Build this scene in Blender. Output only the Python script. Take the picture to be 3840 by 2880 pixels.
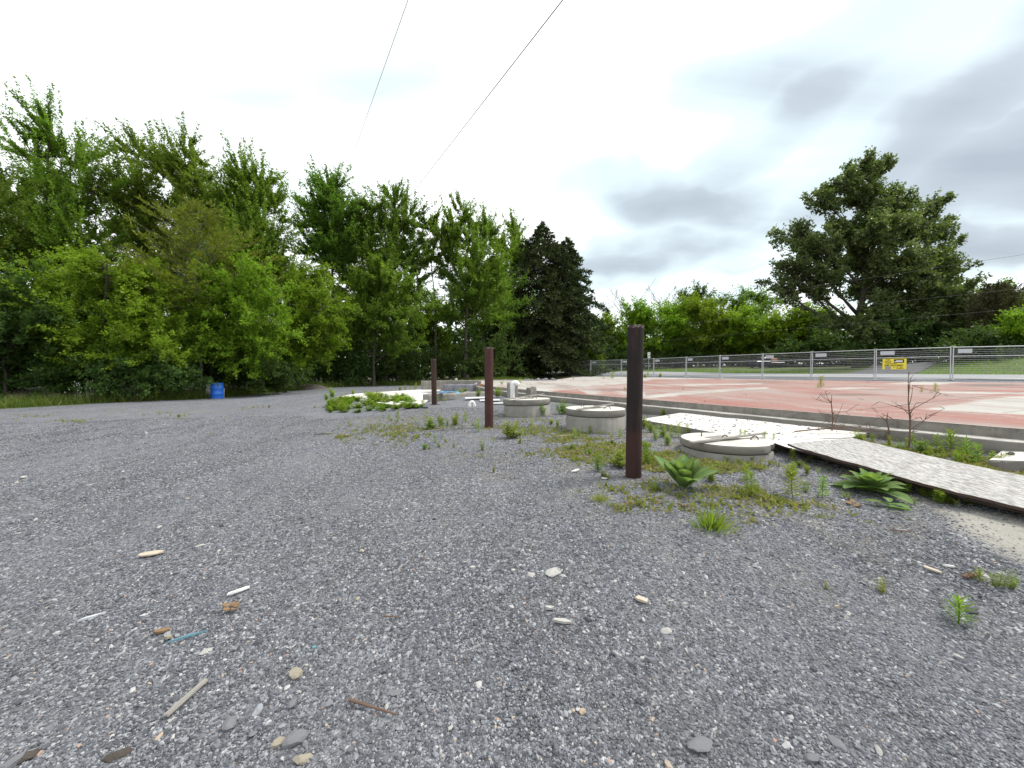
import bpy, bmesh, math, random
import numpy as np
from mathutils import Vector, Matrix

# ------------------------------------------------------------------ scene reset
for o in list(bpy.data.objects):
    bpy.data.objects.remove(o, do_unlink=True)
SC = bpy.context.scene
COL = SC.collection
R = math.radians

# ------------------------------------------------------------------ camera
CAMZ = 1.10                      # metres above the gravel under the photographer
F, CX, CY = 1443.0, 1920.0, 1440.0   # focal length and centre in photo pixels (3840 x 2880)
PITCH = math.atan(45.0 / F)
cd = bpy.data.cameras.new('camera')
cam = bpy.data.objects.new('camera', cd)
COL.objects.link(cam)
cd.sensor_width = 36.0
cd.lens = 36.0 * F / 3840.0
cd.clip_start = 0.05
cd.clip_end = 2000.0
cam.location = (0, 0, CAMZ)
cam.rotation_euler = (math.pi / 2 - PITCH, 0, 0)
SC.camera = cam

# ------------------------------------------------------------------ render and exposure
SC.render.engine = 'CYCLES'
SC.cycles.use_denoising = True
SC.cycles.max_bounces = 8
SC.cycles.diffuse_bounces = 3
SC.cycles.transmission_bounces = 4
SC.cycles.transparent_max_bounces = 4
SC.cycles.sample_clamp_indirect = 6.0
SC.view_settings.view_transform = 'Standard'
SC.view_settings.look = 'None'
SC.view_settings.gamma = 1.0
SC.view_settings.use_curve_mapping = False
SC.view_settings.exposure = 1.3

# ------------------------------------------------------------------ pixel helpers
def ray(u, v):
    x = (u - CX) / F
    y = -(v - CY) / F
    return Vector((x, math.cos(PITCH) + y * math.sin(PITCH), -math.sin(PITCH) + y * math.cos(PITCH)))

def at(u, v, Y):
    d = ray(u, v)
    t = Y / d.y
    return Vector((d.x * t, Y, CAMZ + d.z * t))

def on(u, v, z):
    d = ray(u, v)
    t = (z - CAMZ) / d.z
    return Vector((d.x * t, d.y * t, z))

# ------------------------------------------------------------------ sky and sun
SUN_EL, SUN_AZ = R(56), R(78)    # azimuth measured from +Y (view direction) towards +X
w = bpy.data.worlds.new('World')
SC.world = w
w.use_nodes = True
nt = w.node_tree
nt.nodes.clear()
N = nt.nodes.new
L = nt.links.new

def wmath(op, a, b=None, c=None):
    n = N('ShaderNodeMath')
    n.operation = op
    for i, q in enumerate((a, b, c)):
        if q is None:
            continue
        if isinstance(q, (int, float)):
            n.inputs[i].default_value = q
        else:
            L(q, n.inputs[i])
    return n.outputs[0]

out = N('ShaderNodeOutputWorld')
bg = N('ShaderNodeBackground')
bg.inputs['Strength'].default_value = 0.1
L(bg.outputs[0], out.inputs['Surface'])
sky = N('ShaderNodeTexSky')
sky.sky_type = 'NISHITA'
sky.sun_disc = False
sky.sun_elevation = SUN_EL
sky.sun_rotation = SUN_AZ
sky.air_density = 1.2
sky.dust_density = 3.0
tc = N('ShaderNodeTexCoord')
sep = N('ShaderNodeSeparateXYZ')
L(tc.outputs['Generated'], sep.inputs[0])
# cloud layer: direction projected on a flat ceiling
zz = wmath('ADD', wmath('MAXIMUM', sep.outputs['Z'], 0.0), 0.12)
comb = N('ShaderNodeCombineXYZ')
L(wmath('DIVIDE', sep.outputs['X'], zz), comb.inputs[0])
L(wmath('DIVIDE', sep.outputs['Y'], zz), comb.inputs[1])
mp = N('ShaderNodeMapping')
mp.inputs['Rotation'].default_value = (0, 0, R(-28))
mp.inputs['Scale'].default_value = (0.55, 1.15, 1.0)
mp.inputs['Location'].default_value = (3.7, 1.2, 0)
L(comb.outputs[0], mp.inputs[0])
nz = N('ShaderNodeTexNoise')
nz.inputs['Scale'].default_value = 1.15
nz.inputs['Detail'].default_value = 6
nz.inputs['Roughness'].default_value = 0.5
nz.inputs['Distortion'].default_value = 0.35
L(mp.outputs[0], nz.inputs['Vector'])
# warp of the view direction, for the soft grey cloud banks seen to the right
nw = N('ShaderNodeTexNoise')
nw.inputs['Scale'].default_value = 3.0
nw.inputs['Detail'].default_value = 4
L(tc.outputs['Generated'], nw.inputs['Vector'])
vsub = N('ShaderNodeVectorMath')
vsub.operation = 'MULTIPLY_ADD'
L(nw.outputs['Color'], vsub.inputs[0])
vsub.inputs[1].default_value = (0.34, 0.34, 0.34)
vsub.inputs[2].default_value = (-0.17, -0.17, -0.17)
vadd = N('ShaderNodeVectorMath')
vadd.operation = 'ADD'
L(tc.outputs['Generated'], vadd.inputs[0])
L(vsub.outputs[0], vadd.inputs[1])

def cloud_bank(u, v, ru, rv, ang, k):
    """a soft elliptical bank of thicker cloud centred on a sky direction"""
    c = ray(u, v).normalized()
    rt = Vector((0, 0, 1)).cross(c) * -1
    rt.normalize()
    up = rt.cross(c).normalized()
    ca, sa = math.cos(R(ang)), math.sin(R(ang))
    a1 = (rt * ca + up * sa) / (ru / F)
    a2 = (up * ca - rt * sa) / (rv / F)
    s = N('ShaderNodeVectorMath')
    s.operation = 'SUBTRACT'
    L(vadd.outputs[0], s.inputs[0])
    s.inputs[1].default_value = c
    ds = []
    for a in (a1, a2):
        d = N('ShaderNodeVectorMath')
        d.operation = 'DOT_PRODUCT'
        L(s.outputs[0], d.inputs[0])
        d.inputs[1].default_value = a
        ds.append(wmath('MULTIPLY', d.outputs['Value'], d.outputs['Value']))
    e = wmath('EXPONENT', wmath('MULTIPLY', wmath('ADD', ds[0], ds[1]), -1.0))
    return wmath('MULTIPLY', e, k)

banks = [
    (2450, 950, 330, 90, 6, .85),
    (2480, 700, 330, 120, -15, 0.75),
    (2850, 430, 380, 120, 25, 0.62),
    (3600, 400, 520, 130, 28, 0.7),
    (3700, 640, 420, 120, 20, 0.75),
    (3720, 930, 330, 60, 8, 0.8),
    (3050, 90, 480, 120, 10, 0.42),
    (2830, 1000, 130, 30, 0, 0.4),
    (1420, 330, 380, 150, 35, 0.10),
    (250, 120, 800, 200, 5, 0.09),
    (3300, 250, 700, 220, 30, 0.34),
    (1000, 60, 300, 80, 5, .06),
]
acc = None
for b in banks:
    e = cloud_bank(*b)
    acc = e if acc is None else wmath('MAXIMUM', acc, e)
nmod = wmath('MAXIMUM', wmath('MULTIPLY_ADD', nz.outputs['Fac'], 2.6, -0.42), 0.2)
grey = wmath('MULTIPLY', acc, nmod)
base = N('ShaderNodeMapRange')
base.inputs['From Min'].default_value = 0.50
base.inputs['From Max'].default_value = 0.78
base.inputs['To Max'].default_value = 0.16
L(nz.outputs['Fac'], base.inputs['Value'])
grey = wmath('MINIMUM', wmath('ADD', grey, base.outputs[0]), 1.0)
cr = N('ShaderNodeValToRGB')
L(grey, cr.inputs[0])
e0, e1 = cr.color_ramp.elements
e0.position = 0.0
e0.color = (6.0, 6.1, 6.15, 1)
e1.position = 1.0
e1.color = (1.85, 2.12, 2.42, 1)
em = cr.color_ramp.elements.new(0.22)
em.color = (3.75, 4.4, 4.6, 1)
em2 = cr.color_ramp.elements.new(0.55)
em2.color = (2.45, 2.82, 3.1, 1)
mixs = N('ShaderNodeMixRGB')
mixs.inputs['Fac'].default_value = 0.93       # almost closed cloud cover, a little blue through it
L(sky.outputs[0], mixs.inputs['Color1'])
L(cr.outputs[0], mixs.inputs['Color2'])
L(mixs.outputs[0], bg.inputs['Color'])

sd = bpy.data.lights.new('sun', 'SUN')
sd.energy = 1.5
sd.angle = R(14)
sd.color = (1.0, 0.96, 0.88)
sun = bpy.data.objects.new('sun', sd)
COL.objects.link(sun)
sv = Vector((math.sin(SUN_AZ) * math.cos(SUN_EL), math.cos(SUN_AZ) * math.cos(SUN_EL), math.sin(SUN_EL)))
sun.rotation_euler = sv.to_track_quat('Z', 'Y').to_euler()
sun.location = (0, 0, 60)

# ------------------------------------------------------------------ node material helpers
class MT:
    """small helper round one node material"""
    def __init__(self, name, rough=0.8, spec=0.3):
        m = bpy.data.materials.new(name)
        m.use_nodes = True
        self.m = m
        self.t = m.node_tree
        self.p = self.t.nodes['Principled BSDF']
        self.p.inputs['Roughness'].default_value = rough
        self.p.inputs['Specular IOR Level'].default_value = spec
        self.tc = None

    def n(self, kind, **kw):
        nd = self.t.nodes.new(kind)
        for k, v in kw.items():
            setattr(nd, k, v)
        return nd

    def l(self, a, b):
        self.t.links.new(a, b)

    def co(self, scale=(1, 1, 1), rot=(0, 0, 0)):
        if self.tc is None:
            self.tc = self.n('ShaderNodeTexCoord')
        mpn = self.n('ShaderNodeMapping')
        mpn.inputs['Scale'].default_value = scale
        mpn.inputs['Rotation'].default_value = rot
        self.l(self.tc.outputs['Object'], mpn.inputs[0])
        return mpn.outputs[0]

    def noise(self, scale, detail=4, rough=0.55, vec=None, dist=0.0):
        nd = self.n('ShaderNodeTexNoise')
        nd.inputs['Scale'].default_value = scale
        nd.inputs['Detail'].default_value = detail
        nd.inputs['Roughness'].default_value = rough
        nd.inputs['Distortion'].default_value = dist
        self.l(vec if vec is not None else self.co(), nd.inputs['Vector'])
        return nd.outputs['Fac']

    def vor(self, scale, vec=None, feature='F1', out='Distance', rnd=1.0):
        nd = self.n('ShaderNodeTexVoronoi', feature=feature)
        nd.inputs['Scale'].default_value = scale
        nd.inputs['Randomness'].default_value = rnd
        self.l(vec if vec is not None else self.co(), nd.inputs['Vector'])
        return nd.outputs[out]

    def ramp(self, fac, stops, interp='LINEAR'):
        nd = self.n('ShaderNodeValToRGB')
        nd.color_ramp.interpolation = interp
        els = nd.color_ramp.elements
        while len(els) < len(stops):
            els.new(0.5)
        for e, (p, c) in zip(els, stops):
            e.position = p
            e.color = (c, c, c, 1) if isinstance(c, (int, float)) else (*c, 1)
        self.l(fac, nd.inputs[0])
        return nd.outputs[0]

    def mix(self, fac, a, b, mode='MIX'):
        nd = self.n('ShaderNodeMixRGB', blend_type=mode)
        for i, q in enumerate((fac, a, b)):
            s = nd.inputs[i]
            if isinstance(q, (int, float)):
                s.default_value = q if i == 0 else (q, q, q, 1)
            elif isinstance(q, tuple):
                s.default_value = (*q, 1)
            else:
                self.l(q, s)
        return nd.outputs[0]

    def math(self, op, a, b=0.0):
        nd = self.n('ShaderNodeMath', operation=op)
        for i, q in enumerate((a, b)):
            if isinstance(q, (int, float)):
                nd.inputs[i].default_value = q
            else:
                self.l(q, nd.inputs[i])
        return nd.outputs[0]

    def attr(self, name, kind='GEOMETRY'):
        nd = self.n('ShaderNodeAttribute', attribute_name=name)
        nd.attribute_type = kind
        return nd.outputs['Fac']

    def color(self, c):
        if isinstance(c, tuple):
            self.p.inputs['Base Color'].default_value = (*c, 1)
        else:
            self.l(c, self.p.inputs['Base Color'])

    def bump(self, h, strength=0.5, dist=0.02):
        nd = self.n('ShaderNodeBump')
        nd.inputs['Strength'].default_value = strength
        nd.inputs['Distance'].default_value = dist
        self.l(h, nd.inputs['Height'])
        self.l(nd.outputs[0], self.p.inputs['Normal'])

# ------------------------------------------------------------------ mesh helpers
def link_mesh(name, me, mat=None, parent=None):
    o = bpy.data.objects.new(name, me)
    COL.objects.link(o)
    if mat is not None:
        me.materials.clear()
        me.materials.append(mat)
    if parent is not None:
        o.parent = parent
    return o

def np_mesh(name, verts, faces, attrs=None, smooth=False):
    """faces: (n, k) int array, all the same size"""
    me = bpy.data.meshes.new(name)
    verts = np.asarray(verts, dtype=np.float32)
    faces = np.asarray(faces, dtype=np.int32)
    n, k = faces.shape
    me.vertices.add(len(verts))
    me.vertices.foreach_set('co', verts.ravel())
    me.loops.add(n * k)
    me.loops.foreach_set('vertex_index', faces.ravel())
    me.polygons.add(n)
    me.polygons.foreach_set('loop_start', np.arange(0, n * k, k, dtype=np.int32))
    if smooth:
        me.polygons.foreach_set('use_smooth', np.ones(n, dtype=bool))
    for an, av in (attrs or {}).items():
        a = me.attributes.new(an, 'FLOAT', 'POINT')
        a.data.foreach_set('value', np.asarray(av, dtype=np.float32))
    me.update(calc_edges=True)
    me.validate()
    return me

def tag(o, label=None, cat=None, group=None, kind=None):
    for k, v in (('label', label), ('category', cat), ('group', group), ('kind', kind)):
        if v:
            o[k] = v
    return o

def empty(name, loc=(0, 0, 0), rz=0.0):
    o = bpy.data.objects.new(name, None)
    COL.objects.link(o)
    o.location = loc
    o.rotation_euler = (0, 0, rz)
    o.empty_display_size = 0.2
    return o

def copy_tree(o, parent=None):
    c = o.copy()
    COL.objects.link(c)
    c.parent = parent
    for ch in o.children:
        copy_tree(ch, c)
    return c

class BM:
    """collects simple shapes in one bmesh"""
    def __init__(self):
        self.b = bmesh.new()

    def box(self, c, s, rz=0.0, ry=0.0, rx=0.0, bevel=0.0):
        r = bmesh.ops.create_cube(self.b, size=1.0)
        vs = r['verts']
        m = Matrix.Translation(c) @ Matrix.Rotation(rz, 4, 'Z') @ Matrix.Rotation(ry, 4, 'Y') @ Matrix.Rotation(rx, 4, 'X') @ Matrix.Diagonal((*s, 1))
        bmesh.ops.transform(self.b, matrix=m, verts=vs)
        if bevel:
            es = list({e for v in vs for e in v.link_edges})
            bmesh.ops.bevel(self.b, geom=es, offset=bevel, segments=1, affect='EDGES')
        return self

    def tube(self, pts, rad, n=8, cap=True):
        pts = [Vector(p) for p in pts]
        rads = rad if isinstance(rad, (list, tuple)) else [rad] * len(pts)
        rings = []
        for i, p in enumerate(pts):
            t = (pts[min(i + 1, len(pts) - 1)] - pts[max(i - 1, 0)]).normalized()
            a = t.orthogonal().normalized() if i == 0 else (prev - t * prev.dot(t)).normalized()
            prev = a
            b2 = t.cross(a)
            rings.append([self.b.verts.new(p + (a * math.cos(2 * math.pi * k / n) + b2 * math.sin(2 * math.pi * k / n)) * rads[i]) for k in range(n)])
        for r0, r1 in zip(rings, rings[1:]):
            for k in range(n):
                self.b.faces.new((r0[k], r0[(k + 1) % n], r1[(k + 1) % n], r1[k]))
        if cap:
            self.b.faces.new(list(reversed(rings[0])))
            self.b.faces.new(rings[-1])
        return self

    def lathe(self, prof, n=32, c=(0, 0, 0)):
        """prof: (r, z) from bottom to top; closed on the axis where r == 0"""
        rings = []
        c = Vector(c)
        for r, z in prof:
            if r <= 1e-6:
                rings.append([self.b.verts.new(c + Vector((0, 0, z)))])
            else:
                rings.append([self.b.verts.new(c + Vector((r * math.cos(2 * math.pi * k / n), r * math.sin(2 * math.pi * k / n), z))) for k in range(n)])
        for r0, r1 in zip(rings, rings[1:]):
            for k in range(n):
                k1 = (k + 1) % n
                if len(r0) == 1 and len(r1) == 1:
                    continue
                if len(r0) == 1:
                    self.b.faces.new((r0[0], r1[k1], r1[k]))
                elif len(r1) == 1:
                    self.b.faces.new((r0[k], r0[k1], r1[0]))
                else:
                    self.b.faces.new((r0[k], r0[k1], r1[k1], r1[k]))
        return self

    def prism(self, pts, z0, z1):
        """upright prism over a plan polygon (counter-clockwise); z1 may be a list"""
        top = [self.b.verts.new((p[0], p[1], z1[i] if isinstance(z1, (list, tuple)) else z1)) for i, p in enumerate(pts)]
        bot = [self.b.verts.new((p[0], p[1], z0)) for p in pts]
        self.b.faces.new(top)
        self.b.faces.new(list(reversed(bot)))
        m = len(pts)
        for i in range(m):
            self.b.faces.new((bot[i], bot[(i + 1) % m], top[(i + 1) % m], top[i]))
        return self

    def jitter(self, amt, seed=0):
        rg = random.Random(seed)
        for v in self.b.verts:
            v.co += Vector((rg.uniform(-amt, amt), rg.uniform(-amt, amt), rg.uniform(-amt, amt)))
        return self

    def build(self, name, mat=None, parent=None, smooth=False):
        bmesh.ops.recalc_face_normals(self.b, faces=self.b.faces)
        me = bpy.data.meshes.new(name)
        self.b.to_mesh(me)
        self.b.free()
        if smooth:
            me.polygons.foreach_set('use_smooth', [True] * len(me.polygons))
            try:
                me.set_sharp_from_angle(angle=R(40))
            except Exception:
                pass
        return link_mesh(name, me, mat, parent)

def smooth01(x):
    x = np.clip(x, 0, 1)
    return x * x * (3 - 2 * x)

# ------------------------------------------------------------------ terrain height
FA = np.array([9.46, 46.3])                       # fence line (far end) and its direction
FN = np.array([0.865, 0.5])                       # away from the lot, towards the road
FT = np.array([-0.5, 0.865])                      # along the fence, away from the camera
CTRL = np.array([
    (0, 0, 0), (-3, 1.5, 0), (0, -4, 0), (-6, -3, -.03), (6, -3, .1), (2.0, 1.2, .06), (3.2, 1.9, .22), (-2, 4, .05), (-5, 6, -.02), (-9, 5, -.08),
    (.94, 3.02, .27), (2.15, 3.8, .28), (1.5, 3.3, .28), (-.36, 5.7, .27), (1.1, 5.6, .265), (1.1, 5.1, .255), (.3, 7.2, .33), (-1.83, 9.45, .30),
    (-4, 9, .08), (-1.2, 7.2, .24), (-5.4, 22.7, 0.0), (-3.6, 12, .17), (-5, 16, .05), (-9, 33, -.05), (-15.7, 20.4, -.30), (-19.2, 14.4, -.30), (-10, 12, -.15),
    (-30, 20, -.3), (-30, 45, -.2), (-10, 45, 0), (0, 33, .25), (-60, 20, -.3), (-60, 80, 0), (0, 80, .7), (3.2, 5.6, .36), (4.2, 4.3, .38), (5.0, 2.5, .38), (6, -1, .35),
    (2.0, 5.3, .37), (2.4, 4.6, .36), (2.75, 4.1, .375), (3.3, 4.3, .375), (3.0, 3.4, .29), (3.4, 2.4, .27), (2.4, 2.4, .2), (-30, -20, -.1), (30, -20, .3), (0, -40, 0), (1.2, 9.0, .36), (-.8, 13, .34), (-1.5, 18, .2),
], dtype=float)

def hgt(x, y):
    x = np.asarray(x, dtype=float)
    y = np.asarray(y, dtype=float)
    num = np.zeros_like(x)
    den = np.zeros_like(x)
    for cx, cy, cz in CTRL:
        d2 = (x - cx) ** 2 + (y - cy) ** 2 + 0.25
        wt = d2 ** -1.6
        num += wt * cz
        den += wt
    z = num / den
    s = (x - FA[0]) * FN[0] + (y - FA[1]) * FN[1]
    a = (x - FA[0]) * FT[0] + (y - FA[1]) * FT[1]
    zr = np.interp(s, [-3, 0, 4, 11, 14, 20, 40, 90, 300], [.55, .64, .67, .90, 1.0, 1.45, 2.1, 3.0, 4.0])
    zr = zr + 0.25 * smooth01((a + 18) / 22) * smooth01((s - 1) / 4)
    zr = zr + 0.75 * smooth01((-16 - a) / 12) * smooth01((s - 12.5) / 8)
    b = smooth01((s + 7) / 4.5)
    return z * (1 - b) + zr * b

def h1(x, y):
    return float(hgt(np.array([x]), np.array([y]))[0])

def hit(u, v):
    """pixel -> point on the terrain"""
    z = 0.1
    for _ in range(14):
        p = on(u, v, z)
        z = 0.5 * z + 0.5 * h1(p.x, p.y)
    p = on(u, v, z)
    p.z = h1(p.x, p.y)
    return p

def pip(px, py, poly):
    """vectorised point in polygon"""
    px = np.asarray(px)
    inside = np.zeros(px.shape, dtype=bool)
    n = len(poly)
    j = n - 1
    for i in range(n):
        xi, yi = poly[i][0], poly[i][1]
        xj, yj = poly[j][0], poly[j][1]
        c = ((yi > py) != (yj > py)) & (px < (xj - xi) * (py - yi) / (yj - yi + 1e-12) + xi)
        inside ^= c
        j = i
    return inside

def vnoise(x, y, seed=0):
    """cheap smooth noise from sines, about -1..1"""
    rg = np.random.RandomState(seed)
    o = 0
    for k in range(6):
        th = rg.uniform(0, 6.28)
        f = 0.7 * 1.6 ** k
        o = o + np.sin((x * math.cos(th) + y * math.sin(th)) * f + rg.uniform(0, 6.28)) / (1 + .5 * k)
    return o / 2.6

# edge between gravel yard and the wood, in plan
EDGE_PX = [(-900, 1600), (0, 1534), (400, 1511), (787, 1495), (1010, 1474), (1200, 1457), (1400, 1446)]
EDGE = [hit(u, v) for u, v in EDGE_PX]
WOOD = [(-200, -60), (-34, -30), (-30, 5)] + [(p.x, p.y) for p in EDGE[1:]] + [(-9, 34), (-4, 33), (1.0, 31), (6, 40), (8, 52), (0, 120), (-200, 200)]
EDGE_XY = np.array([(p.x, p.y) for p in EDGE] + [(-4, 33), (1, 31)])

# ------------------------------------------------------------------ materials: ground, concrete, wood, metal
def mat_ground():
    m = MT('gravel_and_soil', 0.85, 0.25)
    v1 = m.vor(58, out='Color')
    v1d = m.vor(58, out='Distance')
    v2 = m.vor(120, out='Color')
    v2d = m.vor(120)
    sepc = m.n('ShaderNodeSeparateColor')
    m.l(v1, sepc.inputs[0])
    sepc2 = m.n('ShaderNodeSeparateColor')
    m.l(v2, sepc2.inputs[0])
    g1 = m.ramp(sepc.outputs[0], [(0.0, (.05, .052, .058)), (.45, (.13, .133, .145)), (.8, (.22, .225, .24)), (.95, (.42, .42, .42)), (1, (.6, .59, .56))])
    g2 = m.ramp(sepc2.outputs[0], [(0.0, (.07, .072, .08)), (.5, (.15, .152, .165)), (1, (.36, .36, .37))])
    pick = m.ramp(sepc.outputs[1], [(.38, 0), (.42, 1)])
    g = m.mix(pick, g2, g1)
    edge = m.ramp(v1d, [(0.0, 1.0), (.55, .95), (.8, .35)])
    g = m.mix(.8, g, edge, 'MULTIPLY')
    lane = m.ramp(m.noise(.55, 4, .55, m.co((1.5, .28, 1), (0, 0, R(38)))), [(.44, 0), (.62, 1)])
    g = m.mix(m.math('MULTIPLY', lane, .45), g, m.mix(m.noise(25, 5), (.165, .17, .185), (.245, .25, .27)))
    big = m.noise(.35, 5, .6)
    g = m.mix(m.ramp(big, [(.35, 0), (.7, .4)]), g, (.165, .165, .17))
    fine = m.noise(2.2, 4)
    g = m.mix(m.ramp(fine, [(.5, 0), (.8, .35)]), g, (.30, .30, .31))
    mott = m.math('ADD', m.math('MULTIPLY', m.noise(7, 6, .7), .5), m.math('MULTIPLY', m.noise(26, 5, .7), .5))
    g = m.mix(1.0, g, m.ramp(mott, [(.35, (.66, .685, .735)), (.65, (1.06, 1.09, 1.14))]), 'MULTIPLY')
    # bare ochre soil and dry moss among the weeds
    soil = m.mix(m.noise(14, 5), (.10, .085, .05), (.26, .21, .12))
    mossm = m.math('MULTIPLY', m.attr('moss'), m.ramp(m.noise(3.2, 6, .65), [(.45, 0), (.62, 1)]))
    g = m.mix(m.math('MULTIPLY', mossm, .6), g, soil)
    # worn dusty concrete that surfaces beside the plywood
    dn = m.mix(m.noise(2.2, 7, .65), (.19, .185, .17), (.40, .385, .34))
    dn = m.mix(m.ramp(m.noise(9, 7, .7), [(.5, 0), (.75, .5)]), dn, (.13, .13, .13))
    dm = m.ramp(m.math('ADD', m.attr('dust'), m.math('MULTIPLY', m.math('SUBTRACT', m.noise(5, 6, .65), .5), .7)), [(.35, 0), (.65, 1)])
    g = m.mix(dm, g, dn)
    # grass and forest floor
    gr = m.mix(m.noise(1.3, 5), (.035, .06, .012), (.085, .13, .03))
    gr = m.mix(m.ramp(m.noise(30, 3), [(.3, 0), (.75, .7)]), gr, (.12, .15, .045))
    wf = m.mix(m.noise(4, 5), (.03, .03, .015), (.07, .06, .035))
    gr = m.mix(m.attr('wood'), gr, wf)
    gm = m.ramp(m.math('ADD', m.attr('grass'), m.math('MULTIPLY', m.math('SUBTRACT', m.noise(1.6, 6, .65), .5), .9)), [(.42, 0), (.58, 1)])
    m.color(m.mix(gm, g, gr))
    hh = m.math('ADD', m.math('MULTIPLY', v1d, -.8), m.math('MULTIPLY', v2d, -.35))
    m.bump(hh, .7, .018)
    return m.m

def mat_concrete(name, light, dark, stain=(.10, .095, .085), stain_amt=.35, scale=1.0, streak=False, side=None):
    m = MT(name, 0.9, 0.2)
    a = m.noise(3 * scale, 8, .65)
    c = m.mix(m.ramp(a, [(.3, 0), (.7, 1)]), dark, light)
    c = m.mix(m.math('MULTIPLY', m.ramp(m.noise(9 * scale, 6, .7), [(.5, 0), (.72, 1)]), stain_amt), c, stain)
    if streak:
        st = m.noise(1.0, 4, .6, m.co((14, 14, 1.2)))
        c = m.mix(m.ramp(st, [(.45, 0), (.75, .4)]), c, stain)
    if side is not None:             # shade painted in: upright faces get a darker grey than the top
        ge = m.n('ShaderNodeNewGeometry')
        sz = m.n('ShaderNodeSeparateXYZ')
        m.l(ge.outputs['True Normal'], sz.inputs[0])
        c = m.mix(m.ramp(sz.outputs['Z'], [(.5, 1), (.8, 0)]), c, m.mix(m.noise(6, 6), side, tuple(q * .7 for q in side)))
    pits = m.ramp(m.vor(60 * scale), [(.0, .55), (.12, 1)])
    c = m.mix(.5, c, pits, 'MULTIPLY')
    m.color(c)
    m.bump(m.math('ADD', m.noise(55 * scale, 6, .7), m.math('MULTIPLY', a, .6)), .35, .012)
    return m.m

def mat_slab():
    m = MT('painted_floor_concrete', 0.8, 0.25)
    red = m.attr('red')
    dk = m.attr('dark')
    n1 = m.noise(1.1, 8, .62)
    n2 = m.noise(.9, 7, .65, m.co((1.4, .35, 1), (0, 0, R(-32))))
    conc = m.mix(n1, (.33, .318, .295), (.50, .487, .455))
    conc = m.mix(m.ramp(m.noise(5, 6, .7), [(.5, 0), (.75, .6)]), conc, (.30, .29, .27))
    paint = m.mix(m.noise(.7, 6), (.235, .095, .077), (.295, .140, .115))
    paint = m.mix(m.ramp(m.noise(16, 6, .7), [(.5, 0), (.8, .5)]), paint, (.30, .20, .17))
    f = m.math('ADD', red, m.math('MULTIPLY', m.math('SUBTRACT', n2, .5), 1.9))
    f = m.math('ADD', f, m.math('MULTIPLY', m.math('SUBTRACT', m.noise(18, 6, .75), .5), 1.3))
    c = m.mix(m.ramp(f, [(.30, 0), (.66, 1)]), conc, paint)
    dust = m.noise(.5, 7, .7, m.co((1, .45, 1)))
    c = m.mix(m.ramp(dust, [(.40, 0), (.62, .75)]), c, (.285, .262, .24))
    d = m.math('ADD', dk, m.math('MULTIPLY', m.math('SUBTRACT', m.noise(2.5, 7, .65), .5), .8))
    c = m.mix(m.ramp(d, [(.4, 0), (.85, .85)]), c, (.12, .11, .10))
    crack = m.ramp(m.vor(.55, m.co((1, 1, 1)), 'DISTANCE_TO_EDGE'), [(0, .35), (.010, 1)])
    c = m.mix(.8, c, crack, 'MULTIPLY')
    for ax in (0, 1):                # saw-cut joints
        sx = m.n('ShaderNodeSeparateXYZ')
        m.l(m.co((1, 1, 1), (0, 0, R(-29))), sx.inputs[0])
        fr = m.math('ABSOLUTE', m.math('SUBTRACT', m.math('FRACT', m.math('MULTIPLY', sx.outputs[ax], .24)), .5))
        c = m.mix(.8, c, m.ramp(fr, [(.0, .3), (.006, 1)]), 'MULTIPLY')
    m.color(c)
    m.bump(m.math('ADD', m.noise(40, 6, .7), m.noise(3, 4)), .25, .012)
    return m.m

def mat_plain(name, c1, c2, scale=8, rough=.7, spec=.3, bump=.15, stretch=(1, 1, 1), metal=0.0):
    m = MT(name, rough, spec)
    v = m.co(stretch)
    m.color(m.mix(m.noise(scale, 6, .6, v), c1, c2))
    m.p.inputs['Metallic'].default_value = metal
    if bump:
        m.bump(m.noise(scale * 4, 5, .65, v), bump, .006)
    return m.m

def mat_rust(name, c_dark, c_red, black=.5, low_red=None):
    m = MT(name, 0.75, 0.3)
    c = m.mix(m.ramp(m.noise(7, 8, .7), [(.35, 0), (.65, 1)]), c_dark, c_red)
    if low_red is not None:          # old dark coating that has weathered off near the ground
        sx = m.n('ShaderNodeSeparateXYZ')
        m.l(m.co(), sx.inputs[0])
        f = m.ramp(m.math('ADD', sx.outputs['Z'], m.math('MULTIPLY', m.math('SUBTRACT', m.noise(9, 6), .5), .22)), [(.34, 1), (.42, 0)])
        c = m.mix(f, c, low_red)
    c = m.mix(m.math('MULTIPLY', m.ramp(m.noise(2.5, 5, .6, m.co((3, 3, .6))), [(.45, 0), (.7, 1)]), black), c, (.018, .014, .014))
    c = m.mix(m.ramp(m.noise(5, 6, .7, m.co((4, 4, .35))), [(.55, 0), (.75, .6)]), c, (.085, .040, .024))
    chip = m.ramp(m.noise(38, 4, .7), [(.72, 0), (.76, .5)])
    c = m.mix(chip, c, (.12, .09, .085))
    m.color(c)
    m.bump(m.noise(40, 7, .75), .5, .004)
    return m.m

def mat_osb():
    m = MT('weathered_white_plywood', 0.85, 0.2)
    g = m.noise(5.0, 9, .72, m.co((9, 1.6, 1), (0, 0, R(6))), .5)
    g2 = m.noise(14.0, 8, .75, m.co((7, 1.3, 1), (0, 0, R(-3))), .3)
    c = m.mix(m.noise(.8, 4), (.44, .43, .42), (.53, .52, .50))
    c = m.mix(m.ramp(g, [(.46, 0), (.60, .8)]), c, (.24, .23, .225))
    c = m.mix(m.ramp(g2, [(.47, 0), (.58, .85)]), c, (.12, .115, .11))
    m.color(c)
    m.bump(m.math('ADD', g, g2), .5, .008)
    return m.m

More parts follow.
